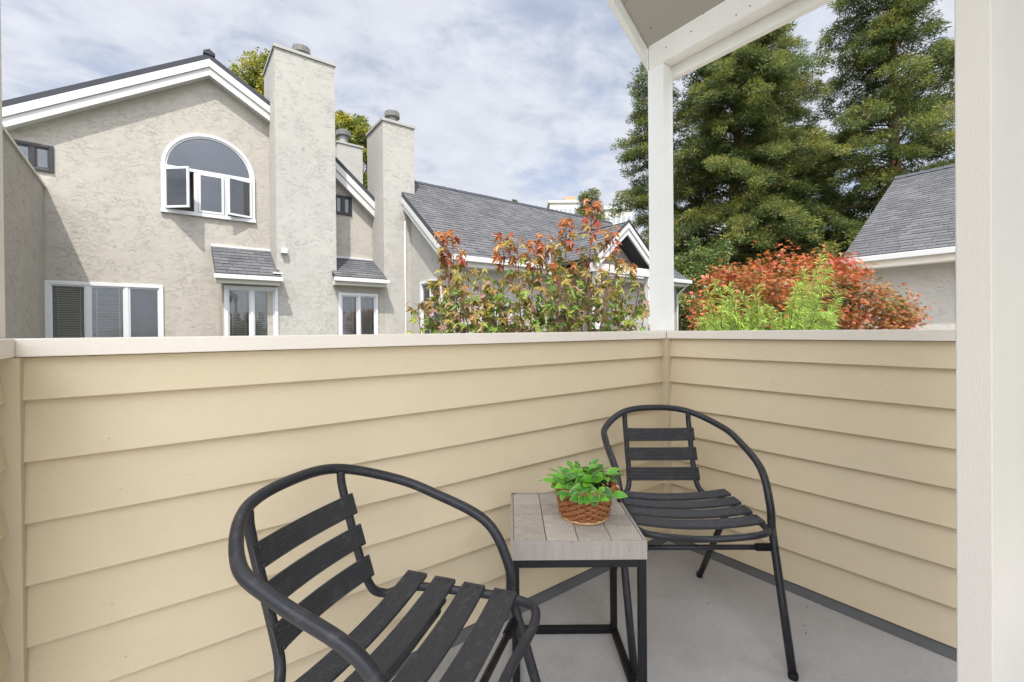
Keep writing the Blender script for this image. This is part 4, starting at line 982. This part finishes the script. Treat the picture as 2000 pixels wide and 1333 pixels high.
# ------------------------------------------------------------------ chairs
FIT = dict(
 H0=(.2757, .7307), H1=(.1348, .2623, .7161), H2=(.2342, .1651, .6697), H3=(.2538, .0588, .6354), H4=(.2517, -.0926, .5806), H5=(.2479, -.155, .4837), J=(.2504, -.1615, .4027), F=(.2402, -.2894),
 S1=(.1347, .2481, .652), S3=(.1357, .1836, .4503), B1=(.1640, .1500, .4000), B2=(.186, .090, .4160), R1=(.203, -.0326, .418), R2=(.2107, -.1929, .4195), C=(.1603, -.251, .4193), FM=(-.2365, .4),
 RF=(.187, .2767), RT=(.1750, .006, .3900), ST=(-.172, .3436), Q1=(.222, .1138, .3938), Q4=(.2143, -.1843, .4261))

def ribslat(A, B, wdir, width, sag, thick=.004, ribs=9, nseg=10, up=None):
    """ribbed slat from A to B (Vectors on the centre line), wdir across; sag displaced mid along normal"""
    A, B, wdir = Vector(A), Vector(B), Vector(wdir).normalized(); ax = (B-A); nrm = ax.cross(wdir).normalized()
    if up is not None and nrm.dot(Vector(up)) < 0: nrm = -nrm
    prof = []
    for i in range(ribs*2+1):
        q = i/(ribs*2); prof.append(((q-.5)*width, (.0016 if i % 2 else 0)+thick/2))
    prof = [(-.5*width, -thick/2)] + prof + [(.5*width, -thick/2)]
    prof[1] = (prof[1][0], thick/2-.001); prof[-2] = (prof[-2][0], thick/2-.001)
    k = len(prof); m = MB(); vs = []
    for j in range(nseg+1):
        t = j/nseg; c = A+ax*t+nrm*(-sag*(1-(2*t-1)**2)); 
        for (w_, h_) in prof: vs.append(c+wdir*w_+nrm*h_)
    fs = [(j*k+i, j*k+(i+1) % k, (j+1)*k+(i+1) % k, (j+1)*k+i) for j in range(nseg) for i in range(k)] + [tuple(range(k)), tuple(range(nseg*k, (nseg+1)*k))[::-1]]
    m.add(vs, fs); return m, nrm
def make_chair(label):
    t = thing('patio_chair', label, 'chair', (0, 0, 0), 0, 'matching black slatted armchairs', local=True)
    g_ = lambda k: Vector(FIT[k]); mir = lambda v: Vector((-v.x, v.y, v.z))
    h0 = Vector((0, *FIT['H0'])); Fp = Vector((FIT['F'][0], FIT['F'][1], .004))
    half = [h0]+[g_(k) for k in ('H1', 'H2', 'H3', 'H4', 'H5', 'J')]
    full = [mir(p) for p in half[:0:-1]]+half
    cur = crv(full, 12); R1 = .0125
    nJ = cur[-1]
    hoop = MB(); hoop.tube(cur, R1, 14, caps=False); part('arm_hoop', hoop, M['tube'], t, True)
    for sg in (1, -1):
        J = g_('J'); F_ = Fp.copy(); J.x *= sg; F_.x *= sg
        prev = Vector((FIT['H5'][0]*sg, FIT['H5'][1], FIT['H5'][2]))
        m = MB(); m.tube([J+(prev-J)*.01, J.lerp(F_, .15), J.lerp(F_, .5), F_], R1*.995, 12); part('front_leg', m, M['tube'], t, True)
        # rear leg rises to the seat frame
        a, b = Vector((FIT['RF'][0]*sg, FIT['RF'][1], .004)), Vector((FIT['RT'][0]*sg, FIT['RT'][1], FIT['RT'][2]-.012))
        m = MB(); m.tube([a, a.lerp(b, .5), b], .0115, 12); part('rear_leg', m, M['tube'], t, True)
        for q, rr in ((F_, R1), (a, .0115)):
            m = MB(); m.lathe([(rr+.0015, 0), (rr+.002, .012), (rr+.0005, .018)], (q.x, q.y, 0.0), 12); part('foot_cap', m, M['black'], t)
    S1, S3 = g_('S1'), g_('S3'); dS = (S1-S3).normalized()
    # top of the upright: meets the hoop curve
    cand = min(cur, key=lambda p: (p-Vector((S1.x, S1.y+.012, S1.z+.06))).length)
    topp = Vector((S1.x, cand.y-.004, cand.z-.006)) if abs(cand.x-S1.x) < .03 else cand
    hs = [topp, S1, S3, g_('B1'), g_('B2'), g_('R1'), g_('R2'), g_('C')]
    fr = hs+[Vector((0, *FIT['FM']))]+[mir(p) for p in hs[::-1]]
    m = MB(); m.tube(crv(fr, 8), .0105, 12); part('seat_frame', m, M['tube'], t, True)
    sy, szv = FIT['ST']; J = g_('J')
    st = J.lerp(Fp, .12) if False else Vector((J.x, sy, szv))
    m = MB(); m.tube([(-.204, FIT['RT'][1], FIT['RT'][2]-.004), (0, FIT['RT'][1], FIT['RT'][2]-.004), (.204, FIT['RT'][1], FIT['RT'][2]-.004)], .0105, 10); part('cross_bar', m, M['tube'], t, True)
    m = MB(); m.tube([(-st.x+.005, st.y, st.z), (0, st.y, st.z), (st.x-.005, st.y, st.z)], .0085, 10); part('stretcher', m, M['tube'], t, True)
    for sg in (1, -1):
        m = MB()
        for k in range(8):
            x0 = st.x-.012-k*.006; m.tube([(sg*x0, st.y, st.z), (sg*(x0-.004), st.y, st.z)], .0125, 10)
        part('ferrule', m, M['black'], t)
    tt = [(0, .25), (.375, .625), (.75, 1)]; sc_ = MB()
    for a, b in tt:
        lo, hi = S1.lerp(S3, b), S1.lerp(S3, a); c = (lo+hi)/2; w_ = (hi-lo).length
        off = Vector((0, -.0135, 0)); A, B = mir(c)+off-Vector((.013, 0, 0)), c+off+Vector((.013, 0, 0))
        m, nr = ribslat(A, B, dS, w_, .022, up=(0, -1, 0)); part('back_slat', m, M['slat'], t)
        for sg in (-1, 1):
            for z_ in (.24, -.24):
                p = Vector((sg*c.x, c.y, c.z))+off+dS*(w_*z_*1.3)+Vector((0, -.005, 0)); sc_.tube([p, p+Vector((0, -.0035, 0))], [.0042, .003], 8)
    Q1, Q4 = g_('Q1'), g_('Q4'); qt = [(0, .17), (.277, .447), (.553, .723), (.83, 1)]
    for a, b in qt:
        p0, p1 = Q1.lerp(Q4, a), Q1.lerp(Q4, b); c = (p0+p1)/2; w_ = (p1-p0).length; c.z = max(c.z, FIT['R1'][2]+.013)
        d_ = (p1-p0); d_.x = 0; d_.z = 0; m, nr = ribslat(mir(c), c, d_, w_*1.14, .018, thick=.0085, up=(0, 0, 1)); part('seat_slat', m, M['slat'], t)
        for sg in (-1, 1):
            for z_ in (.28, -.28):
                p = Vector((sg*(c.x-.012), c.y, c.z+.003))+d_.normalized()*w_*z_; sc_.tube([p, p+Vector((0, 0, .003))], [.0042, .003], 8)
    stuffpart('screws', sc_, M['tube'], t)
    return t
def copy_thing(src, label):
    r = src.copy(); COL.objects.link(r); r['label'] = label
    for ch in src.children:
        c = ch.copy(); COL.objects.link(c); c.parent = r
        for g_ in ch.children:
            d = g_.copy(); COL.objects.link(d); d.parent = c
    return r
P1 = (-.2388, .9333, 1.2427); P2 = (.6136, 1.6499, -.0134)
#POSES
chair = make_chair('black slatted armchair in the left foreground, turned to face the little table')
chair2 = copy_thing(chair, 'black slatted armchair in the far corner right of the table, facing us')
for o, p in ((chair, P1), (chair2, P2)):
    o.location = G(p[0], p[1], 0); o.rotation_euler = (0, 0, p[2]-YAW)

# ------------------------------------------------------------------ side table
TT, TH = .49, .050
tb = thing('side_table', 'low square side table with grey wood block top on black steel legs', 'table', G(.180, 1.400, 0), -YAW, local=True)
hw, hd = .186, .186
m_ = .008
for i in range(4):
    for j in range(4):
        xs = [-hw+m_, -hw*.47, .0, hw*.49, hw-m_]; ys = [-hd+m_, -hd*.47, 0, hd*.45, hd-m_]
        jt = random.uniform(-.004, .004)
        x0, x1, y0, y1 = xs[i], xs[i+1], ys[j], ys[j+1]; cx, cy = (x0+x1)/2, (y0+y1)/2
        m = MB(); g1 = .0010; m.box((x0-cx+g1, y0-cy+g1*2.2, -TH+.004), (x1-cx-g1, y1-cy-g1*2.2, random.uniform(-.0010, .0006)))
        o = link('wood_block', mesh_of('wood_block', m, M['block']), tb); o.location = (cx, cy, TT)
        b = o.modifiers.new('bevel', 'BEVEL'); b.width = .0012; b.segments = 1
for (a, b) in (((-hw, -hd, TT-TH), (hw, -hd+m_, TT+.0004)), ((-hw, hd-m_, TT-TH), (hw, hd, TT+.0004)), ((-hw, -hd+m_, TT-TH), (-hw+m_, hd-m_, TT+.0004)), ((hw-m_, -hd+m_, TT-TH), (hw, hd-m_, TT+.0004))):
    m = MB(); m.box(a, b); part('edge_strip', m, M['edge'], tb, bevel=.001)
lw = .0105; q = hw-lw-.002; qz = hd-lw-.002
for sx_ in (-1, 1):
    for sy_ in (-1, 1):
        m = MB(); m.box((sx_*q-lw, sy_*qz-lw, 0), (sx_*q+lw, sy_*qz+lw, TT-TH-.0005)); part('leg', m, M['black'], tb, bevel=.0015)
for zz in (TT-TH-.0215, .0005):
    for s_i in (-1, 1):
        m = MB(); m.box((-q+lw, s_i*qz-lw, zz), (q-lw, s_i*qz+lw, zz+.0205)); part('rail', m, M['black'], tb, bevel=.001)
        m = MB(); m.box((s_i*q-lw, -qz+lw, zz), (s_i*q+lw, qz-lw, zz+.0205)); part('rail', m, M['black'], tb, bevel=.001)
# ------------------------------------------------------------------ basket and plant
bk = thing('wicker_basket', 'round brown wicker basket holding a leafy plant on the little table', 'basket', G(.222, 1.385, TT+.001), -YAW, local=True)
RB, RT_, HB = .069, .088, .098
def br(z): return RB+(RT_-RB)*(z/HB)**.8
m = MB(); m.lathe([(RB+.003, 0), (RB+.005, .003), (RB+.003, .007), (RB-.005, .008)], (0, 0, 0), 40); part('base_rim', m, M['wickerbase'], bk, True)
NS = 26; st = MB()
for k in range(NS):
    a = 2*math.pi*k/NS; st.tube([(br(z)*math.cos(a), br(z)*math.sin(a), z) for z in (.004, .03, .06, HB)], .0019, 5)
stuffpart('stakes', st, M['wicker'], bk)
wv = MB(); rows = 9
for r_i in range(rows):
    z = .012+r_i*(HB-.020)/rows
    for sub in range(2):
        n_p = NS*6; pts = []
        for k in range(n_p):
            a = 2*math.pi*k/n_p; ph = a*NS/2+math.pi*r_i; R0 = br(z)+.0038*math.sin(ph); zz = z+sub*.0040+.0011*math.cos(ph*2+sub)+.0006*math.sin(a*5+r_i)
            pts.append((R0*math.cos(a), R0*math.sin(a), zz))
        wv.tube(pts, .0024, 6, closed=True)
o = stuffpart('weave', wv, M['wicker'], bk, smooth=True)
rm = MB()
for k3 in range(3):
    pts = []
    for k in range(180):
        a = 2*math.pi*k/180; ph = a*20+k3*2.094; R0 = RT_+.004*math.cos(ph); pts.append((R0*math.cos(a), R0*math.sin(a), HB-.003+.005*math.sin(ph)))
    rm.tube(pts, .0032, 6, closed=True)
part('braided_rim', rm, M['wicker'], bk, True)
m = MB(); pts = []
hx = RT_+.010
m.tube(crv([(RT_-.002, -.014, HB-.006), (hx+.003, -.016, HB-.004), (hx+.006, -.017, HB-.018), (hx+.004, -.016, HB-.036), (hx+.003, 0, HB-.042), (hx+.004, .016, HB-.036), (hx+.006, .017, HB-.018), (hx+.003, .016, HB-.004), (RT_-.002, .014, HB-.006)], 6), .0042, 8); part('handle', m, M['wicker'], bk, True)
m = MB(); m.tube([(hx+.001, -.016, HB-.004), (hx+.005, -.016, HB-.001)], .0055, 8); part('handle_knot', m, M['wickerbase'], bk)
pl = thing('basket_plant', 'bright green bushy leaves spilling out of the wicker basket', 'plant', G(.222, 1.385, TT+.001), -YAW, local=True)
m = MB(); m.lathe([(RT_-.012, 0), (RT_-.010, .012), (.03, .022), (.001, .024)], (0, 0, HB-.035), 20); part('moss', m, M['soil'], pl, True)
def ovate(w=.30, nL=6, cup=.10, droop=.22):
    m = MB(); vs = []; rim = []
    for i in range(nL+1):
        t = i/nL; hwid = w*math.sin(math.pi*min(1, t*.97+.03)**.85)*1.0 if t < 1 else 0
        for j, s in enumerate((-1, -.5, 0, .5, 1)):
            vs.append((hwid*s, t, abs(s)*hwid*cup*3-droop*t*t)); rim.append(1 if abs(s) == 1 or i in (0, nL) else (.55 if s else .0))
    fs = [(i*5+j, i*5+j+1, (i+1)*5+j+1, (i+1)*5+j) for i in range(nL) for j in range(4)]; m.add(vs, fs); m.at['rim'] = rim; return m
PL = []
for k in range(5):
    mb2 = ovate(.26+.03*k, droop=.10+.07*k, cup=.06+.03*k); mb2.at['tint'] = [k*.2+.05]*len(mb2.v); PL.append(mesh_of('leaf', mb2, M['pot'], True))
r = random.Random(42); stem = MB(); cnt = 0
for s_i in range(34):
    a = s_i*2.4+r.uniform(-.3, .3); rad = .082*math.sqrt((s_i+.5)/34); rad2 = rad*1.25+.006; hgt = .150-.55*rad*(.6+.4*r.random())+r.uniform(-.012, .012)
    if math.sin(a) < -.2 and rad > .055: hgt -= .022
    base = Vector((rad*.55*math.cos(a), rad*.55*math.sin(a), HB-.02)); top = Vector((rad2*math.cos(a), rad2*math.sin(a), hgt))
    stem.tube(crv([base, base.lerp(top, .55)+Vector((0, 0, .012)), top], 4), .0011, 5)
    ax = (top-base).normalized(); 
    for l_i in range(5):
        f_ = 1-l_i*.13; p = base.lerp(top, f_)+Vector((0, 0, .008*(1-f_))); an = a+l_i*2.5+r.uniform(-.4, .4)
        out = Vector((math.cos(an), math.sin(an), 0)); d = (out*r.uniform(.7, 1.1)+ax*(.9 if l_i == 0 else .35)+Vector((0, 0, r.uniform(-.25, .3))))
        o = link('leaf', PL[r.randrange(5)], pl); up = ax*.9+Vector((r.uniform(-.4, .4), r.uniform(-.6, .2), .5))
        o.matrix_local = Matrix.Translation(p) @ rotz_to(d, up).to_4x4() @ Matrix.Scale(r.uniform(.032, .046), 4); cnt += 1
for an, zz in ((-1.75, .0), (-1.45, -.004), (-1.15, .004), (-2.1, .004)):
    for q_ in range(2):
        p = Vector((.084*math.cos(an+q_*.08), .084*math.sin(an+q_*.08), HB+.012+zz)); d = Vector((math.cos(an)*.35, math.sin(an)*.35, -1+.3*q_)); up = Vector((math.cos(an), math.sin(an), .35))
        o = link('leaf', PL[r.randrange(5)], pl); o.matrix_local = Matrix.Translation(p) @ rotz_to(d, up).to_4x4() @ Matrix.Scale(r.uniform(.038, .046), 4)
part('stems', stem, M['podo'], pl)
# debris on the deck
db = MB()
for (px, py) in ((1578, 1186), (1576, 1238), (1386, 1179), (1573, 1223)):
    d = ray(px, py); t_ = -EYE/d.z; p = O_+d*t_; db.box((p.x-.004, p.y-.002, .0005), (p.x+.003, p.y+.002, .002))
o = part('floor_debris', db, M['barkred'], None); o['kind'] = 'stuff'; o['label'] = 'few tiny brown leaf scraps on the grey balcony floor'; o['category'] = 'debris'
